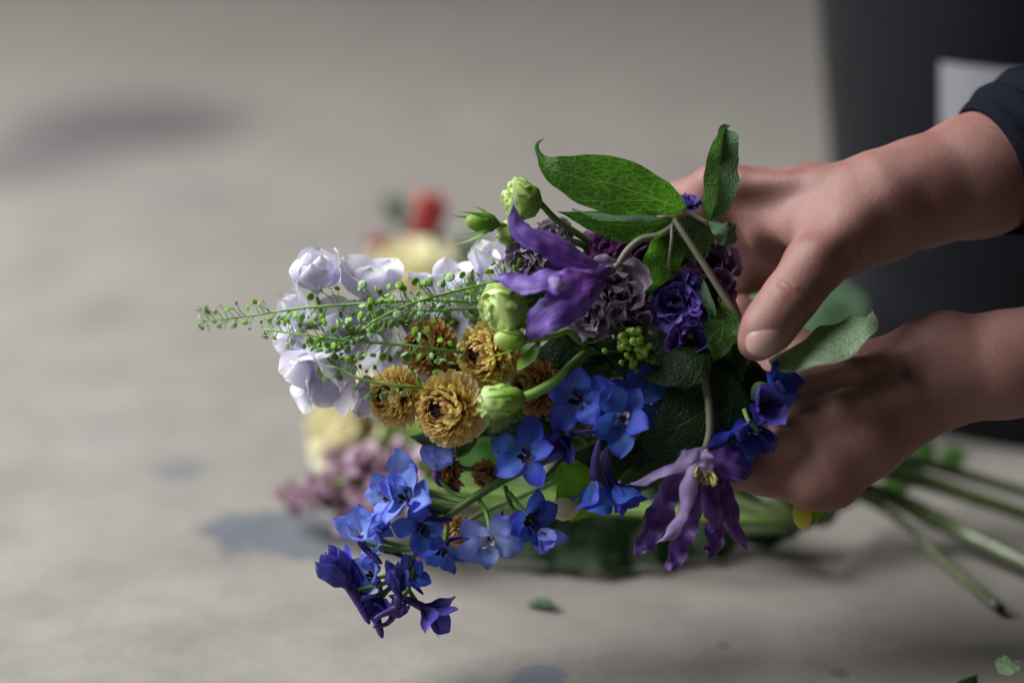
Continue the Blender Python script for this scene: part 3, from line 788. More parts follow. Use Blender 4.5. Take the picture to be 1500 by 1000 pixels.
# ---------------------------------------------------------------- green seed sprays (pennycress)
def pod_mesh(i):
    V, F, U = lathe([(.05, -.16), (.62, -.13), (1.0, -.03), (1.0, .03), (.62, .13), (.05, .16)], 10)
    V = [Vector((p.x * (1.08 if p.x > 0 else 1.0), p.y * .92, p.z * (1.1 + .4 * (i % 2)))) for p in V]
    return V, F, U
def seed_spray(label, pts, n, seed, r=9.5, spread=26, tip=False):
    r0 = random.Random(seed + 900)
    path = [P(p[0], p[1] + (r0.uniform(-3, 3) if 0 < i < len(pts) - 1 else 0), p[2]) for i, p in enumerate(pts)]
    t = thing('seed_spray', label, 'seed spray', path[-1], 'pennycress sprays across the bouquet')
    stem(t, path, .0005, .0010, 'stemlight', 'stem', 6)
    C = catmull(path, 80); r_ = random.Random(seed)
    g = petal_mesh('seed_pod', MT['pod'], 2, pod_mesh); pl = petal_mesh('seed_pod_pale', MT['podpale'], 2, pod_mesh)
    ped = []
    for i in range(n):
        u = (i + r_.uniform(0, .8)) / n
        a = C[min(79, int(u * 80))]; T = (C[min(80, int(u * 80) + 1)] - a).normalized()
        up = r_.choice((1, -1)) * r_.uniform(.35, 1.0); tw = r_.uniform(-.8, .8)
        out = (D(0, up, tw) - T * r_.uniform(.3, .9)).normalized()
        L = px(spread) * r_.uniform(.45, 1.05) * (.6 + .4 * min(1, u * 3))
        e = a + out * L + D(0, .25, 0) * L * .15
        bow = D(r_.uniform(-.5, .5), r_.uniform(-.3, .6), r_.uniform(-.5, .5)) * L * .2; ped.append(tube([a, a + out * L * .5 + bow, e], [(0, .00028), (1, .0002)], 4, 4, False))
        pr = px(r) * r_.uniform(.55, 1.15) * (.74 + .26 * min(1, u * 2.5)) * .64
        nrm = (D(r_.uniform(-1, 1), r_.uniform(-.7, 1), r_.uniform(-.1, 1)))
        c = e + out * pr
        add('seed_pod', r_.choice(g if r_.random() < (.72 if up > 0 else .38) else pl), t, aim(c, nrm, r_.uniform(0, 6), pr))
    V, F, U = merge(ped); add('pedicels', mesh('pedicels', V, F, U), t, None, MT['stemlight'])
    if tip:
        for i in range(9):
            c = path[0] + D(r_.uniform(-1, .8), r_.uniform(-1, 1), r_.uniform(-.6, .6)) * px(9)
            add('flower_bud', r_.choice(pl), t, aim(c, D(-1, .2, .4), i, px(3.5)))
    return t
seed_spray('longest green seed spray, its tip reaching out past the lavender florets', [(298, 470, -.030), (350, 465, -.020), (446, 452, -.004), (550, 443, .004), (630, 440, .004), (705, 441, .000), (780, 440, -.02)], 104, 1, 10, 24, True)
seed_spray('green seed spray slanting up to the purple clematis petal', [(455, 517, .010), (519, 487, .014), (556, 465, .014), (618, 440, .012), (727, 415, .008), (790, 400, -.02)], 92, 2, 10.5, 26)
seed_spray('short green seed spray ending at the pale rosette bud', [(545, 476, .000), (600, 460, .002), (642, 454, .004), (702, 453, .002), (770, 455, -.02)], 56, 3, 10, 24)
seed_spray('green seed spray running across the brownish chrysanthemum', [(385, 482, .000), (452, 490, .010), (519, 497, .014), (587, 506, .016), (662, 515, .012), (720, 520, -.012)], 92, 4, 10.5, 26)
seed_spray('lowest green seed spray bending down over a golden chrysanthemum', [(472, 508, .012), (484, 528, .014), (505, 545, .016), (536, 557, .018), (608, 567, .016), (660, 570, -.01)], 44, 5, 11, 26)

# ---------------------------------------------------------------- pale green lisianthus buds
def green_bud(t, x, y, d, axis, L, Wd, sep=4, seplen=1.15, flare_=0.0, seed=0, frill=True, pet='budgreen'):
    ax = D(*axis); c = P(x, y, d); R = px(L); r_ = random.Random(seed)
    M = aim(c, ax, seed * .8)
    wr = Wd / L
    V, F, U = lathe([(.10 * R, -.02 * R), (wr * .75 * R, .14 * R), (wr * R * .96, .38 * R), (wr * .92 * R, .60 * R), (wr * .62 * R, .82 * R), (wr * .28 * R, .95 * R)], 14)
    bo = add('bud', mesh('bud', V, F, [(u[0] * .8, u[1]) for u in U]), t, M, MT[pet])
    if frill:
        ms = petal_mesh('bud_petal_%d' % int(wr * 100), MT[pet], 3, lambda i: radial_petal(30 + 45 * wr, -14 - 8 * i, wr * 1.05, FAN, .75, .05, 2.5, i + 9, 9, 8, .02, .12))
        for i in range(5):
            add('petal', r_.choice(ms), bo, M @ RZ(i * 1.2566 + r_.uniform(-.2, .2)) @ Matrix.Translation((wr * .28 * R, 0, 0)) @ Matrix.Scale(R * 1.04 * r_.uniform(.9, 1.06), 4))
        m2 = petal_mesh('bud_frill_%d' % int(wr * 100), MT[pet], 3, lambda i: radial_petal(4, -4 + 22 * i, wr * .72, FAN, .9, .10, 2.5, i + 19, 9, 8, .04, .2))
        for i in range(7):
            add('frill', r_.choice(m2), bo, M @ RZ(i * 2.4) @ Matrix.Translation((wr * R * (.16 + .07 * (i % 4)), 0, .48 * R)) @ Matrix.Scale(R * .55 * r_.uniform(.85, 1.1), 4))
    ss = petal_mesh('sepal_%d_%d' % (int(seplen * 100), int(flare_)), MT['sepal'], 3,
                    lambda i: radial_petal(52, -20 + flare_ + 14 * i, .10, [(0, .9), (.2, 1), (.5, .6), (.8, .25), (1, .06)], .8, 0, 1, i, 10, 4, 0, 0))
    for i in range(sep):
        add('sepal', r_.choice(ss), bo, M @ RZ(2 * math.pi * (i + .3) / sep) @ Matrix.Translation((wr * .1 * R, 0, 0)) @ Matrix.Scale(R * seplen * r_.uniform(.9, 1.15), 4))
    return c, ax
t = thing('lisianthus_spray', 'spray of three pale green lisianthus buds above the purple clematis', 'flower bud', P(905, 420, -.02))
c1, a1 = green_bud(t, 792, 298, .000, (-.92, .12, .30), 56, 29, 5, .95, 25, 1)
c2, a2 = green_bud(t, 729, 328, -.004, (-.97, .10, .15), 50, 17, 5, 1.35, 8, 2, False, 'sepal')
c3, a3 = green_bud(t, 772, 352, -.010, (-.92, .35, .1), 46, 17, 4, .7, 10, 3)
for c, a, q in ((c1, a1, [P(815, 322, -.004), P(850, 345, -.010), P(890, 372, -.016)]), (c2, a2, [P(770, 342, -.010), P(830, 352, -.006), P(858, 362, -.010), P(868, 385, -.016)]), (c3, a3, [P(810, 370, -.016), P(870, 395, -.02)])):
    stem(t, [c] + q + [P(930, 430, -.024)], .0016, .0020, 'stem', 'stem')
stem(t, [P(905, 415, -.022), P(980, 480, -.024)] + grip(21), .0022, .0026)
t = thing('lisianthus_spray', 'spray of pale green lisianthus buds among the golden chrysanthemums', 'flower bud', P(880, 510, -.02))
c1, a1 = green_bud(t, 768, 450, .012, (-.90, -.12, .42), 62, 37, 4, .55, 20, 4)
c2, a2 = green_bud(t, 770, 499, .022, (-.98, .08, .15), 48, 18, 5, 1.2, 10, 5, False)
c3, a3 = green_bud(t, 768, 582, .020, (-.97, -.14, .15), 66, 22, 4, 1.0, 10, 6)
stem(t, [c1, P(800, 470, .0), P(845, 490, -.01), P(880, 505, -.02)], .0016, .002)
stem(t, [c2, P(795, 495, .020), P(815, 490, .016), P(832, 485, .010), P(850, 500, .0), P(880, 512, -.01)], .0016, .0018, 'stemlight')
stem(t, [c3, P(790, 572, .020), P(815, 556, .018), P(838, 534, .012), P(858, 518, .002), P(880, 512, -.01)], .0026, .0020, 'stemlight')
stem(t, [P(878, 511, -.010), P(960, 540, -.02)] + grip(22), .0022, .0026)
for k, q in enumerate([[(760, 598), (735, 600), (720, 615), (722, 634)], [(765, 600), (740, 610), (728, 622), (735, 634)]]):
    leaf(t, [P(a, b, .018 - .003 * k) for a, b in q], px(5), D(0, .3, 1), 'sepal', 'sepal', nu=14, nv=4, prof=[(0, .8), (.5, .8), (1, .1)])
leaf(t, [P(790, 500, .022), P(778, 520, .024), P(764, 532, .022), P(757, 542, .018)], px(9), D(-.3, .3, 1), 'sepal', 'bract', nu=14, nv=4, prof=LANCE)
# ---------------------------------------------------------------- blue delphiniums
POINT = [(0, .2), (.1, .40), (.3, .80), (.5, 1.0), (.68, .94), (.83, .66), (.94, .30), (1, .04)]
def blues(label, spine, rows, seedbase, r0=.0016, r1=.003):
    t = thing('delphinium', label, 'flower', spine[-1])
    stem(t, spine, r0, r1)
    for k, row in enumerate(rows):
        x, y, d, ax, R, how, roll, m, spur, att = row
        p = P(x, y, d)
        fo = floret(t, p, D(*ax), px(R), MT[m], how, roll, 5, 'bee_dark' if how in ('open', 'half', 'wide') and k % 3 != 1 else ('bee_white' if how in ('open', 'half', 'wide') else None),
                    D(*spur) if spur else None, POINT, .24 if how == 'tubebud' else .37, .05, seedbase + k, .45)
        if att:
            q = P(*att); s = p - D(*ax) * px(R) * .12
            stem(fo, [s, (s + q) / 2 - D(*ax) * .004, q], .0013, .0012, 'stemlight', 'pedicel', 6)
    return t
blues('drooping blue delphinium spike, its dark buds hanging lowest in the bouquet',
      [P(592, 842, .006), P(612, 802, .006), P(655, 757, .004), P(735, 704, .000), P(830, 660, -.012), P(950, 610, -.02)] + grip(31), [
    (773, 668, .016, (-.25, .12, .95), 54, 'wide', .2, 'blue', (-.9, .15, .1), (790, 690, -.004)),
    (606, 712, .004, (-.35, .35, .85), 58, 'half', .7, 'paleblue', (.8, -.3, -.3), (680, 735, .002)),
    (600, 735, .012, (-.55, .45, .65), 52, 'open', .1, 'paleblue', (.8, -.3, -.3), (672, 742, .003)),
    (618, 768, .014, (-.05, -.35, .92), 52, 'open', .5, 'blue', (.9, .1, -.2), (665, 748, .003)),
    (718, 786, .016, (-.20, -.30, .9), 54, 'open', .95, 'paleblue', (.3, .6, -.5), (700, 728, .002)),
    (770, 765, .002, (.35, .1, .7), 54, 'open', .3, 'blue', (.7, .5, -.3), (740, 712, .000)),
    (788, 775, .006, (.5, -.6, .4), 44, 'half', .2, 'paleblue', (.2, .8, -.2), (745, 720, .000)),
    (527, 790, .010, (-.15, .55, .8), 52, 'half', .5, 'paleblue', (.75, -.8, .0), (612, 803, .006)),
    (543, 775, .002, (.7, .35, .5), 38, 'cup', .1, 'paleblue', None, (612, 803, .006)),
    (512, 858, .012, (-.50, .86, .15), 66, 'tubebud', .2, 'navy', (.45, -.85, .0), (600, 822, .006)),
    (532, 872, .004, (-.6, .8, .1), 72, 'tubebud', .7, 'navy', (.4, -.9, 0), (604, 815, .005)),
    (584, 872, .016, (-.12, .85, .45), 54, 'tubebud', .4, 'navy', (-.7, -.6, .1), (606, 830, .006)),
    (618, 888, .008, (.85, -.45, .25), 54, 'half', .4, 'navy', (-.9, .3, .1), (598, 838, .006)),
    (556, 878, .006, (-.3, -.35, .85), 36, 'half', .8, 'navy', (-.75, -.6, .1), (590, 838, .006)),
    (548, 845, .000, (-.4, .3, .8), 40, 'half', .3, 'paleblue', (.3, -.9, .1), (598, 826, .006)),
    (575, 905, .008, (.55, .75, .3), 34, 'tubebud', .3, 'navy', (-.85, -.35, .1), (592, 842, .006)),
    (600, 845, .004, (.3, .3, .9), 36, 'half', .6, 'blue', (.6, -.7, .1), (600, 832, .006)),
    (563, 805, .000, (-.7, .2, .6), 40, 'half', .2, 'paleblue', (.8, -.3, .1), (615, 800, .006)),
    (575, 728, .008, (-.65, .1, .7), 44, 'half', .9, 'paleblue', (.8, -.3, -.2), (660, 748, .003)),
    (640, 690, .000, (.15, .85, .5), 50, 'half', .4, 'paleblue', (.7, -.6, -.2), (690, 728, .002)),
    (650, 800, -.006, (-.2, -.5, .8), 44, 'open', .3, 'blue', (.7, .3, 0), (655, 765, .004)),
], 200)
blues('royal blue delphinium florets clustered below the purple violet petals',
      [P(800, 610, -.010), P(900, 640, -.014), P(980, 620, -.02)] + grip(32), [
    (848, 585, .010, (-.22, .10, .95), 60, 'open', .3, 'blue', (.6, -.7, -.1), (880, 640, -.01)),
    (912, 612, .014, (-.05, -.05, .95), 58, 'open', .9, 'blue', (-.75, -.45, .2), (930, 640, -.01)),
    (930, 590, -.002, (.1, .5, .8), 58, 'open', .2, 'blue', (.7, -.6, 0), (930, 640, -.01)),
    (872, 700, .012, (.05, -.92, -.10), 62, 'half', .3, 'blue', (.1, .9, .2), (900, 655, -.01)),
    (898, 708, .006, (.55, -.75, .15), 60, 'half', .8, 'blue', (-.1, .9, .2), (905, 655, -.01)),
    (830, 640, .000, (-.5, -.3, .8), 48, 'half', .8, 'navy', (.8, .2, .2), (860, 650, -.01)),
    (985, 610, -.010, (.1, -.3, .9), 66, 'open', .5, 'blue', None, None),
], 300)
blues('deep blue delphinium florets pressed against the lower hand',
      [P(1040, 620, -.008), P(1080, 600, -.012)] + grip(33), [
    (1052, 655, .000, (.1, -.3, .92), 60, 'open', .2, 'blue', None, None),
    (1080, 640, .006, (.45, -.35, .8), 58, 'open', .6, 'blue', None, None),
    (1112, 590, .012, (.35, -.1, .9), 54, 'half', .1, 'navy', None, None),
    (1128, 566, .012, (.65, .25, .7), 48, 'half', .8, 'blue', None, None),
    (1100, 622, .010, (.3, -.6, .7), 50, 'half', .5, 'navy', None, None),
], 400)

# ---------------------------------------------------------------- purple clematis on its leafy vine
LOBE = [(0, .30), (.2, .70), (.45, 1.0), (.65, .86), (.80, .74), (.92, .55), (1, .10)]
def clem_petal(t, pts, wd, nrm, mat='clem', **kw):
    o = dict(nu=34, nv=14, arc=.7, ruffle=.0015, rfreq=2.6, jag=.22, jfreq=14, pucker=.0015, pfreq=170, prof=LANCE); o.update(kw)
    return leaf(t, pts, wd, nrm, mat, 'petal', **o)
t = thing('clematis', 'deep purple clematis bell with pointed petals spread over the pale buds', 'flower', P(890, 398, .010))
clem_petal(t, [P(890, 398, .012), P(850, 378, .022), P(795, 352, .026), P(762, 330, .024), P(752, 296, .016)], px(23), [D(.1, .6, 1), D(.2, .5, 1), D(.75, .25, .8)], seed=1, arc=-.75)
clem_petal(t, [P(890, 402, .012), P(850, 397, .028), P(800, 408, .034), P(755, 412, .030), P(722, 407, .022)], px(22), [D(0, .8, .7), D(0, .8, .8), D(-.1, .6, .8)], seed=2, arc=[(0, -1.0), (.5, -.5), (1, .4)])
clem_petal(t, [P(888, 406, .012), P(855, 420, .030), P(815, 448, .036), P(785, 472, .030), P(764, 496, .020)], px(32), [D(-.2, .1, 1), D(-.35, .25, 1), D(-.5, .3, .8)], seed=3, arc=[(0, -1.1), (.5, -.55), (1, -.2)], ruffle=.002)
clem_petal(t, [P(890, 402, .010), P(862, 404, .033), P(838, 410, .046), P(820, 417, .048), P(806, 414, .042)], px(23), [D(.1, .25, 1), D(.1, .2, 1), D(-.5, .5, 1)], seed=4, arc=[(0, -1.2), (.6, -.7), (1, .9)], label='reflexed petal showing its pale back')
clem_petal(t, [P(832, 421, .0485), P(822, 417, .0515), P(813, 413, .0510), P(807, 405, .0470)], px(11), [D(-.1, .3, 1), D(-.5, .6, .8)], 'clempale', seed=6, arc=-.9, ruffle=.0004, prof=OVAL)
clem_petal(t, [P(888, 400, .006), P(850, 400, -.002), P(805, 395, -.006), P(770, 385, -.010)], px(26), D(.1, .2, -1), seed=5, arc=.6)
V, F, U = lathe([(.0006, -.002), (.0030, .000), (.0042, .003), (.0046, .008), (.002, .012)], 12)
add('flower_base', mesh('flower_base', V, F, U), t, aim(P(890, 398, .012), D(-.9, -.1, .3)), MT['clem'])
stem(t, [P(892, 398, .011), P(905, 388, .012), P(920, 366, .014), P(940, 350, .014), P(965, 345, .013), P(984, 332, .011), P(988, 322, .009)], .0017, .0020, 'stembrown')

t = thing('clematis', 'drooping mauve clematis with yellow stamens and crinkled petal tips', 'flower', P(1034, 655, .018))
clem_petal(t, [P(1032, 655, .018), P(1005, 668, .024), P(965, 690, .022), P(918, 712, .014)], px(16), [D(0, .5, 1), D(0, .9, .5), D(0, .8, .5)], 'clempale', seed=11, arc=-.8)
clem_petal(t, [P(1036, 656, .018), P(1062, 668, .020), P(1085, 682, .018), P(1104, 690, .010)], px(28), [D(0, .4, 1), D(.1, .6, .9), D(.1, .5, 1)], 'clem', seed=12, arc=-.5)
clem_petal(t, [P(1030, 658, .020), P(1010, 690, .028), P(1000, 740, .028), P(985, 775, .026), P(962, 795, .022)], px(15), [D(-.3, 0, 1), D(-.7, 0, .6), D(-.2, .5, .8)], 'clempale', seed=13, arc=-1.0)
clem_petal(t, [P(1026, 660, .014), P(990, 705, .014), P(965, 755, .012), P(945, 795, .012), P(932, 812, .016)], px(21), [D(-.2, .1, 1), D(-.3, .1, 1), D(-.5, .3, .8)], 'clem2', seed=14, arc=-.4, ruffle=.0034, rfreq=4, jag=.3, jfreq=20, pucker=.0025, pfreq=160, nu=30, nv=14, prof=LOBE)
clem_petal(t, [P(1030, 662, .014), P(1020, 720, .016), P(1005, 770, .014), P(992, 810, .014), P(982, 836, .018)], px(18), [D(.1, 0, 1), D(-.1, 0, 1), D(.2, .3, .8)], 'clem2', seed=15, arc=.3, ruffle=.0034, rfreq=4, jag=.3, jfreq=20, pucker=.0025, pfreq=160, nu=30, nv=14, prof=LOBE)
clem_petal(t, [P(1036, 662, .012), P(1048, 715, .014), P(1050, 760, .012), P(1044, 800, .010), P(1036, 818, .014)], px(17), [D(.2, 0, 1), D(.4, 0, 1), D(.1, .3, 1)], 'clem2', seed=16, arc=.4, ruffle=.0032, rfreq=4, jag=.3, jfreq=20, pucker=.0022, pfreq=160, nu=30, nv=14, prof=LOBE)
clem_petal(t, [P(1040, 660, .012), P(1062, 710, .014), P(1076, 760, .012), P(1094, 806, .008)], px(20), [D(.3, 0, 1), D(.6, .1, .8), D(.3, .3, 1)], 'clem2', seed=17, arc=-.8)
clem_petal(t, [P(1034, 656, .022), P(1036, 670, .028), P(1034, 684, .030), P(1030, 692, .029)], px(11), D(.1, .1, 1), 'clempale', seed=18, arc=-.6)
clem_petal(t, [P(1034, 690, .014), P(1040, 725, .022), P(1044, 760, .020), P(1040, 780, .016)], px(16), [D(.1, 0, 1), D(-.3, 0, 1)], 'clem2', seed=19, arc=-.9)
st = []
r_ = random.Random(3)
for i in range(36):
    a = P(1032 + r_.uniform(-8, 8), 672, .020); b = P(1032 + r_.uniform(-19, 19), 700 + r_.uniform(-8, 12), .026 + r_.uniform(-.006, .006))
    st.append(tube([a, (a + b) / 2 + D(r_.uniform(-1, 1), 0, .3) * .0015, b], [(0, .0005), (.7, .0006), (1, .0009)], 5, 5))
V, F, U = merge(st); add('stamens', mesh('stamens', V, F, U), t, None, MT['stamen'])
stem(t, [P(1034, 657, .018), P(1040, 630, .018), P(1038, 590, .016), P(1032, 555, .014), P(1034, 520, .010), P(1045, 490, .004)], .0020, .0019, 'stembrown')

v = thing('clematis_vine', 'leafy clematis vine arching over the top of the bouquet', 'vine', P(1095, 480, .006))
stem(v, [P(986, 322, .010), P(1000, 340, .012), P(1030, 385, .013), P(1055, 425, .013), P(1080, 465, .012), P(1092, 490, .006)] + grip(41), .0017, .0020, 'stembrown')
stem(v, [P(986, 322, .010), P(972, 318, .012), P(950, 322, .010)], .0013, .0010, 'stembrown')
stem(v, [P(984, 330, .012), P(984, 350, .014), P(980, 385, .013), P(982, 400, .008)], .0010, .0008, 'stembrown')
stem(v, [P(1000, 306, .000), P(1020, 318, .001), P(1040, 330, .001), P(1048, 350, -.006), P(1060, 400, -.012), P(1085, 470, -.012)], .0012, .0014, 'stembrown')
leaf(v, [P(1004, 307, .000), P(955, 290, .005), P(900, 271, .006), P(848, 260, .004), P(810, 246, .000), P(792, 228, -.004), P(787, 212, -.006), P(796, 203, -.005)], px(44),
     [D(.20, -.55, 1), D(.25, -.35, 1), D(.25, -.25, 1), D(.3, -.1, 1)], 'leaf', seed=1, nu=36, nv=16, arc=.35, ruffle=.0014, rfreq=2.2, pucker=.0010, pfreq=90, jag=.05,
     prof=[(0, .10), (.04, .42), (.12, .78), (.26, 1), (.40, .88), (.52, .56), (.62, .30), (.72, .13), (.84, .06), (1, .015)])
leaf(v, [P(985, 322, .008), P(950, 330, .008), P(905, 330, .008), P(860, 321, .006), P(816, 310, .004)], px(25),
     [D(.1, -.35, 1), D(.1, -.3, 1), D(0, -.2, 1)], 'leaf', seed=2, arc=.3, ruffle=.001, pucker=.0008, pfreq=90)
leaf(v, [P(988, 318, .011), P(955, 317, .013), P(915, 318, .014), P(870, 314, .011), P(838, 306, .006)], px(9), [D(0, 1, .55), D(.1, .8, .7), D(0, .9, .5)], 'leafgrey', 'leaf_fold', seed=21, arc=-.6, ruffle=.0006, pucker=.0006, pfreq=120, prof=LANCE)
leaf(v, [P(984, 336, .012), P(974, 370, .012), P(958, 405, .010), P(934, 444, .004)], px(31), [D(.45, -.15, 1), D(.35, -.2, 1), D(.3, 0, 1)], 'leaf', seed=3, arc=.3, ruffle=.0012, pucker=.0008, pfreq=90)
leaf(v, [P(1038, 328, .000), P(1022, 345, .002), P(1008, 368, .002), P(998, 392, -.002)], px(36), [D(.2, .0, 1), D(.3, .1, 1)], 'leafdark', seed=4, arc=-.3, pucker=.001, pfreq=90)
leaf(v, [P(1041, 324, .002), P(1049, 290, .006), P(1054, 250, .006), P(1058, 215, .002), P(1062, 190, -.002), P(1067, 186, -.004)], px(29), [D(.15, .1, 1), D(.3, 0, 1), D(.5, 0, 1)], 'leafgrey', seed=5, nu=30, nv=14,
     fold=[(0, .35), (1, .6)], ruffle=.0018, rfreq=2.4, pucker=.0022, pfreq=110, jag=.18)
leaf(v, [P(1041, 322, .003), P(1052, 330, .009), P(1066, 340, .011), P(1080, 352, .008)], px(20), [D(.3, .4, 1), D(.4, .2, 1)], 'leafgrey', seed=6, prof=FAN, arc=-.5, ruffle=.001, pucker=.0018, pfreq=120)
leaf(v, [P(1126, 528, .012), P(1165, 515, .024), P(1210, 499, .030), P(1250, 481, .030), P(1272, 467, .028), P(1276, 459, .024)], px(43), [D(-.3, 1, .75), D(-.25, 1, .75), D(-.1, 1, .8)], 'leafpale', seed=7, nu=30, nv=14,
     arc=-.35, ruffle=.0014, pucker=.0011, pfreq=100, label='pale leaf lying over the lower wrist')
leaf(v, [P(1058, 450, .012), P(1058, 478, .016), P(1053, 506, .016), P(1044, 532, .012)], px(26), [D(-.2, .3, 1), D(.1, .1, 1)], 'leaf', seed=8, arc=.35, pucker=.0008, pfreq=90, ruffle=.001)
leaf(v, [P(1038, 512, .012), P(1010, 530, .018), P(975, 545, .018), P(934, 556, .012)], px(34), [D(.0, .35, 1), D(-.2, .45, 1), D(-.2, .6, .9)], 'leafdark', seed=9, arc=-.3, pucker=.0008, pfreq=90, ruffle=.001)
leaf(v, [P(1074, 548, .006), P(1050, 585, .012), P(1000, 620, .012), P(955, 638, .008), P(932, 640, .004)], px(60), [D(.05, .15, 1), D(-.05, .2, 1), D(-.2, .3, 1)], 'leafdark', seed=10, nu=30, nv=16, arc=-.25, pucker=.0010, pfreq=80, ruffle=.0012)
leaf(v, [P(1070, 500, .006), P(1080, 520, .012), P(1086, 540, .012), P(1082, 560, .008)], px(14), [D(.5, 0, 1), D(.2, .2, 1)], 'leafdark', seed=11, arc=.8, ruffle=.0016)
leaf(v, [P(1046, 470, .012), P(1042, 452, .016), P(1034, 430, .014), P(1030, 408, .010)], px(8), D(-.4, .1, 1), 'leafgrey', seed=12, prof=LANCE, arc=.8)
leaf(v, [P(1075, 470, .004), P(1066, 455, .004), P(1056, 440, .002), P(1050, 425, -.002)], px(5), D(0, .1, 1), 'sepal', seed=13, prof=LANCE)
leaf(v, [P(1100, 585, .010), P(1112, 575, .018), P(1125, 570, .019), P(1140, 572, .016)], px(16), [D(0, .2, 1), D(.2, .3, 1)], 'leafgrey', seed=14, arc=-.4)
stem(v, [P(1090, 600, .016), P(1096, 615, .020), P(1105, 626, .021), P(1110, 630, .018)], .0012, .0008, 'stemlight', 'tendril')

# ---------------------------------------------------------------- lilac, wine and violet blooms
PK = [(5, 55, 85, 1.0), (5, 40, 62, .9), (5, 26, 36, .78), (4, 12, 8, .62)]
t = thing('stock_flower', 'frilled grey lilac bloom tucked under the purple clematis', 'flower', P(900, 445, -.01))
rosette(t, P(905, 425, .000), D(-.35, -.25, .9), px(62), MT['greylilac'], PK, 'bloom', 1, .46, .16)
rosette(t, P(872, 455, .006), D(-.4, -.45, .8), px(44), MT['greylilac'], PK, 'bloom', 2, .46, .18)
rosette(t, P(925, 462, .002), D(.0, -.5, .8), px(42), MT['greylilac'], PK, 'bloom', 3, .46, .18)
stem(t, [P(905, 425, -.004), P(980, 490, -.02)] + grip(51), .0018, .0022)
t = thing('stock_flower', 'small pale lilac bloom cluster behind the upright clematis petal', 'flower', P(800, 375, -.02))
rosette(t, P(778, 385, -.008), D(-.55, .2, .8), px(42), MT['greylilac'], PK, 'bloom', 4, .46, .16)
rosette(t, P(815, 352, -.016), D(-.3, .5, .8), px(36), MT['greylilac'], PK, 'bloom', 5, .46, .16)
rosette(t, P(770, 370, -.012), D(-.6, .5, .5), px(30), MT['greylilac'], PK, 'bloom', 6, .46, .16)
stem(t, [P(790, 375, -.014), P(900, 440, -.025)] + grip(52), .0018, .0022)
t = thing('lisianthus', 'wine purple lisianthus bloom below the folded green leaf', 'flower', P(930, 380, -.02))
rosette(t, P(900, 372, -.012), D(-.45, .4, .8), px(48), MT['wine'], PK, 'bloom', 7, .52, .07)
rosette(t, P(945, 388, -.010), D(.0, .1, .95), px(56), MT['wine'], PK, 'bloom', 8, .52, .07)
stem(t, [P(945, 388, -.014), P(1000, 450, -.025)] + grip(53), .0018, .0022)
t = thing('lisianthus', 'dull mauve lisianthus petals between the vine leaves and the upper hand', 'flower', P(1040, 390, -.02))
rosette(t, P(1035, 392, -.012), D(.25, .3, .9), px(50), MT['mauve'], PK, 'bloom', 9, .52, .07)
rosette(t, P(1006, 305, -.014), D(.1, .8, .5), px(22), MT['violet'], PK, 'bloom', 10, .52, .12)
rosette(t, P(1030, 430, -.008), D(.2, -.2, .9), px(48), MT['mauve'], PK, 'bloom', 12, .52, .07)
stem(t, [P(1035, 395, -.016), P(1060, 450, -.025)] + grip(54), .0018, .0022)
t = thing('sweet_pea', 'bright violet ruffled petals beside the hanging green leaf', 'flower', P(990, 460, -.01))
rosette(t, P(992, 450, .002), D(-.15, .3, .9), px(50), MT['violet'], [(5, 60, 80, 1.0), (5, 40, 50, .85), (3, 15, 30, .6)], 'bloom', 13, .55, .20)
rosette(t, P(1010, 490, .004), D(.1, -.2, .9), px(42), MT['violet'], [(4, 60, 80, 1.0), (4, 36, 46, .85)], 'bloom', 14, .55, .20)
stem(t, [P(992, 455, -.004), P(1040, 510, -.02)] + grip(55), .0018, .0022)

# lime green cluster
t = thing('lime_flower_cluster', 'small lime green cluster of bead like florets at the bouquet centre', 'flower', P(925, 520, .005))
bead = petal_mesh('bead_floret', MT['berry'], 2, lambda i: ([p * 1.0 for p in lathe([(.2, -1), (.8, -.6), (1, 0), (.75, .55), (.25, .8), (.1, .7)], 8)[0]],) + lathe([(.2, -1), (.8, -.6), (1, 0), (.75, .55), (.25, .8), (.1, .7)], 8)[1:])
r_ = random.Random(8); ped = []
for i in range(46):
    x = 926 + r_.gauss(0, 15); y = 498 + r_.gauss(0, 14) + abs(r_.gauss(0, 8)); d = .020 + r_.uniform(-.008, .006) - ((x - 926) ** 2 + (y - 502) ** 2) * 8e-6
    c = P(x, y, d); ped.append(tube([P(945, 525, .000), (P(945, 525, .0) + c) / 2 + D(-.3, .3, 0) * .002, c], [(0, .0005), (1, .0003)], 4, 4, False))
    add('floret', r_.choice(bead), t, aim(c, D(r_.uniform(-.8, .8), r_.uniform(-.8, .8), 1), 0, px(r_.uniform(3.6, 6.5))))
V, F, U = merge(ped); add('pedicels', mesh('pedicels', V, F, U), t, None, MT['stemlight'])
stem(t, [P(945, 525, .000), P(1000, 540, -.015)] + grip(56), .0015, .002, 'stemlight')

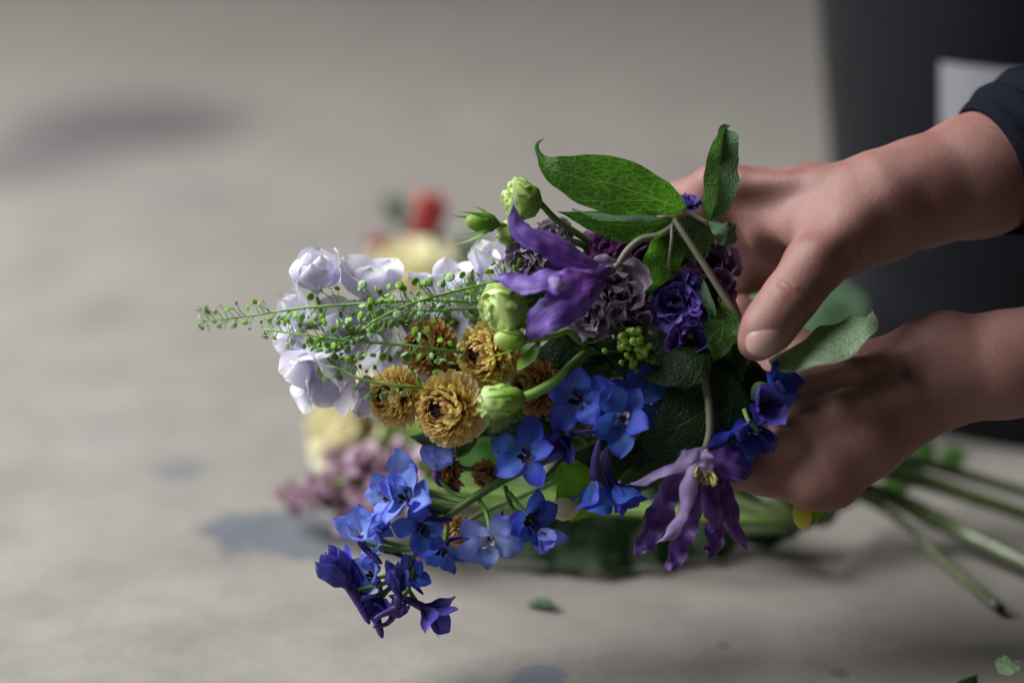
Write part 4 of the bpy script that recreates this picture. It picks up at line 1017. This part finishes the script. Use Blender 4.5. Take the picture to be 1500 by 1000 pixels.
# ---------------------------------------------------------------- dark filler foliage between the stems
def filler(label, rows, mat, seed, group=None):
    t = thing('leafy_stem', label, 'foliage', P(1000, 560, -.04))
    stem(t, [P(rows[0][0], rows[0][1], rows[0][4] - .006), P(920, 560, -.035), P(1010, 560, -.035)] + grip(seed), .0014, .002)
    r_ = random.Random(seed)
    for i, (x0, y0, x1, y1, d, wd) in enumerate(rows):
        a = P(x0, y0, d); b = P(x1, y1, d + r_.uniform(-.006, .006)); m = (a + b) / 2 + D(r_.uniform(-.3, .3), r_.uniform(-.3, .3), 1) * .004
        leaf(t, [a, m, b], px(wd), D(r_.uniform(-.3, .3), r_.uniform(-.1, .5), 1), mat, seed=seed + i, nu=16, nv=8, arc=r_.uniform(-.4, .4), ruffle=.0012, pucker=.001, pfreq=90)
    return t
filler('dark green leaves deep inside the bouquet behind the buds and blue petals', [
    (900, 520, 800, 480, -.016, 34), (900, 540, 790, 530, -.022, 36), (960, 520, 860, 505, -.004, 22), (970, 545, 880, 520, -.012, 30), (930, 560, 830, 620, -.026, 40),
    (960, 620, 850, 680, -.022, 42), (930, 650, 790, 700, -.032, 44), (880, 600, 740, 650, -.034, 40), (1000, 480, 920, 560, -.02, 36), (1010, 600, 930, 690, -.022, 40),
    (1040, 560, 990, 660, -.02, 40), (900, 440, 830, 400, -.03, 40), (980, 420, 900, 400, -.03, 40), (1060, 420, 1010, 380, -.03, 36), (830, 580, 700, 640, -.04, 40),
    (1070, 480, 1030, 560, -.014, 34), (1090, 520, 1080, 620, -.012, 34), (820, 440, 740, 400, -.036, 36), (1000, 640, 900, 730, -.03, 36), (1085, 560, 1040, 680, -.02, 36), (865, 505, 775, 520, -.008, 30), (850, 530, 770, 545, -.03, 34), (720, 540, 640, 545, -.03, 34), (760, 480, 690, 490, -.03, 34), (700, 640, 600, 640, -.04, 30), (830, 640, 745, 620, -.02, 32)], 'leafdark', 61)
filler('bright green lit leaves hanging below the blue petals', [
    (870, 690, 812, 735, -.016, 26), (880, 700, 835, 765, -.020, 26), (860, 690, 800, 700, -.022, 22), (890, 720, 868, 752, -.024, 18)], 'leafbright', 62)
t = thing('flower_bud', 'small rosy brown bud hanging beside the bright green leaves', 'flower bud', P(840, 735, -.012))
V, F, U = lathe([(.0006, 0), (.003, .002), (.0055, .006), (.0058, .010), (.004, .014), (.001, .016)], 14)
add('bud_head', mesh('bud_head', V, F, U), t, aim(P(850, 742, -.012), D(-.9, -.1, .4)), MT['cream'])
stem(t, [P(850, 742, -.012), P(890, 715, -.02), P(960, 650, -.03)] + grip(57), .0012, .0018)
t = thing('flower_bud', 'drooping yellow bud with a green leaf under the lower hand', 'flower bud', P(1215, 720, -.01))
V, F, U = lathe([(.0006, 0), (.003, .001), (.0050, .005), (.0046, .010), (.003, .013), (.0006, .0145)], 14)
add('bud_head', mesh('bud_head', V, F, U), t, aim(P(1174, 732, -.012), D(.05, -1, .2)), MT['yellow'])
leaf(t, [P(1196, 728, -.014), P(1194, 745, -.010), P(1196, 768, -.012)], px(17), D(.1, .2, 1), 'leafbright', nu=12, nv=6, arc=.4)
stem(t, [P(1176, 733, -.012), P(1190, 722, -.02), P(1215, 690, -.035), P(1220, 640, -.045)], .0009, .0014, 'stemlight')

# ---------------------------------------------------------------- the second bunch, lying on the floor behind
HB = 0.65   # the bunch lies low: heights above the floor
BG = 'flowers of the bunch lying on the floor'
ROSE = [(6, 60, 88, 1.0), (6, 44, 60, .95), (5, 30, 30, .85), (5, 16, 2, .72), (3, 5, -8, .55)]
root = FL(1180, 770, .03)
def bunch(name, label, cat, heads, mat, layers, wd, ruf, stemmat='stemwet'):
    t = thing(name, label, cat, FL(heads[0][0], heads[0][1], heads[0][2]))
    for k, (x, y, h, R, ax) in enumerate(heads):
        p = FL(x, y, h * HB); Rm = R * MM * 1.33
        rosette(t, p, D(*ax), Rm, MT[mat], layers, 'bloom', len(label) + k, wd, ruf)
        stem(t, [p, p - D(*ax) * .02, (p + root) / 2 + Vector((0, 0, .01)), root], .002, .0025, stemmat)
    return t
bunch('red_flower', 'upright red flower standing out of the floor bunch', 'flower', [(632, 350, .170, 66, (-.05, .95, .2)), (578, 378, .150, 44, (-.6, .6, .4)), (620, 372, .155, 46, (-.2, .8, .5))], 'red', [(5, 10, 18, 1), (4, 30, 40, .7)], .34, .06)
bunch('rose', 'cream yellow rose in the floor bunch behind the lavender florets', 'flower', [(598, 425, .135, 74, (-.2, .8, .5)), (668, 405, .13, 60, (.1, .8, .5))], 'cream', ROSE, .55, .05)
bunch('rose', 'cream rose with a blush edge low in the floor bunch', 'flower', [(535, 628, .060, 76, (-.7, .3, .6))], 'cream', ROSE, .55, .05)
bunch('lime_rose', 'yellow green flower at the low middle of the floor bunch', 'flower', [(600, 650, .055, 48, (-.2, .3, .9)), (560, 600, .07, 40, (-.4, .3, .8))], 'budgreen', ROSE, .55, .05)
t = thing('astilbe', 'dusty pink feathery flower head resting on the floor by the grey patch', 'flower', FL(560, 740, .02))
r_ = random.Random(4)
for (x0, y0, x1, y1, n) in ((560, 710, 420, 742, 20), (560, 700, 470, 675, 18), (600, 730, 500, 765, 14), (600, 690, 540, 700, 12)):
    a = FL(x0, y0, .045); b = FL(x1, y1, .012)
    stem(t, [root, a, (a + b) / 2 + Vector((0, 0, .006)), b], .002, .001, 'stem')
    ms = petal_mesh('tuft', MT['pink'], 3, lambda i: radial_petal(30, 60, .35, FAN, .6, .1, 2, i, 6, 4))
    for i in range(n):
        u = i / n; c = a.lerp(b, u)
        for k in range(4):
            add('petal', r_.choice(ms), t, aim(c + Vector((0, r_.uniform(-.004, .004), .004)), D(r_.uniform(-1, .4), r_.uniform(-.6, 1), r_.uniform(-.3, 1)), k * 1.6, .017 * (1 - .4 * u) * r_.uniform(.7, 1.2)))
def floorleaf(label, rows, mat, name='leafy_stem'):
    t = thing(name, label, 'foliage', FL(rows[0][0], rows[0][1], rows[0][2]))
    r_ = random.Random(len(label))
    stem(t, [FL(rows[0][0], rows[0][1], rows[0][2] * HB), FL((rows[0][0] + 1180) / 2, (rows[0][1] + 770) / 2, rows[0][2] * HB * .7), root], .002, .0025, 'stemwet')
    for i, (x0, y0, h0, x1, y1, h1, wd) in enumerate(rows):
        a = FL(x0, y0, h0 * HB); b = FL(x1, y1, h1 * HB)
        leaf(t, [a, (a + b) / 2 + Vector((0, -.004, .008)), b], px(wd) * 1.33, D(r_.uniform(-.3, .3), .5, 1), mat, nu=14, nv=8, arc=r_.uniform(-.5, .5), ruffle=.0015, seed=i)
    return t
floorleaf('blue grey eucalyptus leaves beside the red flower', [(640, 380, .15, 590, 320, .175, 20), (640, 380, .15, 575, 345, .17, 16), (690, 390, .14, 690, 335, .165, 22), (720, 400, .14, 735, 345, .16, 24), (650, 370, .15, 612, 285, .185, 12)], 'euc')
floorleaf('dark leaves standing at the back of the floor bunch', [(600, 340, .16, 558, 292, .18, 18), (680, 420, .13, 640, 372, .155, 26), (720, 420, .13, 690, 385, .15, 30), (760, 430, .13, 745, 390, .14, 30)], 'leafdark')
floorleaf('mid green leaves filling the floor bunch under the chrysanthemums', [(700, 690, .05, 590, 650, .06, 34), (760, 720, .04, 620, 700, .05, 36), (760, 660, .06, 640, 620, .075, 36), (820, 640, .07, 700, 600, .09, 40), (800, 560, .09, 690, 520, .11, 40), (800, 480, .11, 700, 440, .13, 40)], 'leaf')
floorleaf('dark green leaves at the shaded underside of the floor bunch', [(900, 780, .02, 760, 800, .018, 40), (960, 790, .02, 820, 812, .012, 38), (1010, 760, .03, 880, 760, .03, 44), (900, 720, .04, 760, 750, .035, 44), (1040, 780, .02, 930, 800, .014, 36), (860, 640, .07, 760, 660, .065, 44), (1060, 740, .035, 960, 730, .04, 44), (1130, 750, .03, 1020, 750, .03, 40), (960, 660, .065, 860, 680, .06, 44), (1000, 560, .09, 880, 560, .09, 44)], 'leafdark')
floorleaf('low dark leaves pressed on the floor under the drooping blue florets', [(860, 800, .016, 700, 815, .008, 34), (940, 815, .012, 800, 832, .006, 30), (1000, 805, .014, 900, 826, .006, 30), (820, 770, .025, 690, 775, .02, 34), (1080, 795, .014, 980, 812, .006, 28), (1180, 765, .03, 1080, 775, .02, 34), (1230, 745, .035, 1120, 758, .03, 34), (1150, 785, .016, 1060, 795, .008, 26)], 'leafdark')  # extra low leaves of the bunch, added to deepen the shadow on the floor
floorleaf('broad green leaves of the floor bunch showing between the two arms', [(1240, 470, .125, 1080, 440, .13, 44), (1250, 500, .115, 1110, 480, .12, 40), (1230, 440, .13, 1120, 415, .138, 34), (1255, 480, .12, 1190, 430, .132, 30)], 'leafgrey')
floorleaf('green leaves on the stems behind the lower wrist', [(1330, 690, .045, 1370, 650, .06, 24), (1300, 700, .04, 1350, 665, .05, 22), (1380, 690, .03, 1420, 672, .04, 16), (1300, 720, .035, 1345, 712, .03, 18)], 'leaf')
SG = 'cut stems lying on the floor to the right'
for lbl, pts, r0 in [
    ('thick glossy green cut stem lying on the floor, stoutest of the bunch', [(1180, 690, .05), (1290, 722, .030), (1400, 775, .014), (1530, 838, .009)], .0085),
    ('pale cut stem lying above the thick glossy one, leaning on the bunch', [(1190, 660, .06), (1290, 690, .045), (1370, 712, .032), (1530, 762, .016)], .0060),
    ('slender cut stem nearest the bucket base', [(1200, 640, .065), (1330, 672, .045), (1430, 700, .026), (1560, 738, .012)], .0055),
    ('thin dull green stem trailing apart on the bare floor', [(1240, 720, .03), (1310, 755, .016), (1380, 820, .006), (1466, 892, .004)], .0042),
    ('second pale stem squeezed between the glossy stem and the bucket', [(1200, 650, .06), (1310, 684, .042), (1420, 722, .024), (1560, 772, .010)], .0048)]:
    t = thing('cut_stem', lbl, 'stem', FL(*pts[-1]))
    r0 *= .64
    V, F, U = tube([FL(*p) for p in pts], [(0, r0 * .75), (.25, r0 * .9), (.3, r0 * .82), (.55, r0 * 1.02), (.6, r0 * .92), (1, r0)], 24, 14)
    so = add('stalk', mesh('stalk', V, F, U), t, None, MT['stemwet'])
    C = catmull([FL(*p) for p in pts], 24)
    for k in (8, 14, 19):
        V, F, U = lathe([(r0 * .8, -r0 * 1.0), (r0 * 1.03, -r0 * .3), (r0 * 1.05, r0 * .2), (r0 * .8, r0 * .9)], 12)
        add('node', mesh('node', V, F, U), t, aim(C[k], C[k + 1] - C[k]), MT['stemwet'])
# scraps on the floor
for lbl, mat, x, y, x1, y1, wd, hz in [('scrap of green leaf lying on the floor under the bouquet', 'leafgrey', 772, 884, 820, 890, 9, .001),
                                       ('small pale green leaf scrap on the floor beside the stem ends', 'leafpale', 1462, 985, 1500, 972, 16, .010)]:
    a = FL(x, y, hz); b = FL(x1, y1, hz + .002)
    V, F, U = ribbon([a, (a + b) / 2 + Vector((0, 0, .002)), b], px(wd) * 1.3, Vector((0, -.2, 1)), LEAF, 14, 8, .3, 0, .0006, 3, 0, 1, 3, .3)
    tag(add('leaf_scrap', mesh('leaf_scrap', V, F, U), None, None, MT[mat]), lbl, 'leaf')
a = FL(1392, 1050, .002); b = P(1432, 986, .045)
V, F, U = ribbon([a, (a + b) / 2 + Vector((0, 0, .003)), b], px(26), D(.3, .2, 1), LEAF, 14, 8, .6)
tag(add('leaf', mesh('leaf', V, F, U), None, None, MT['leafdark']), 'dark leaf tip standing up from the floor near the picture foot', 'leaf')
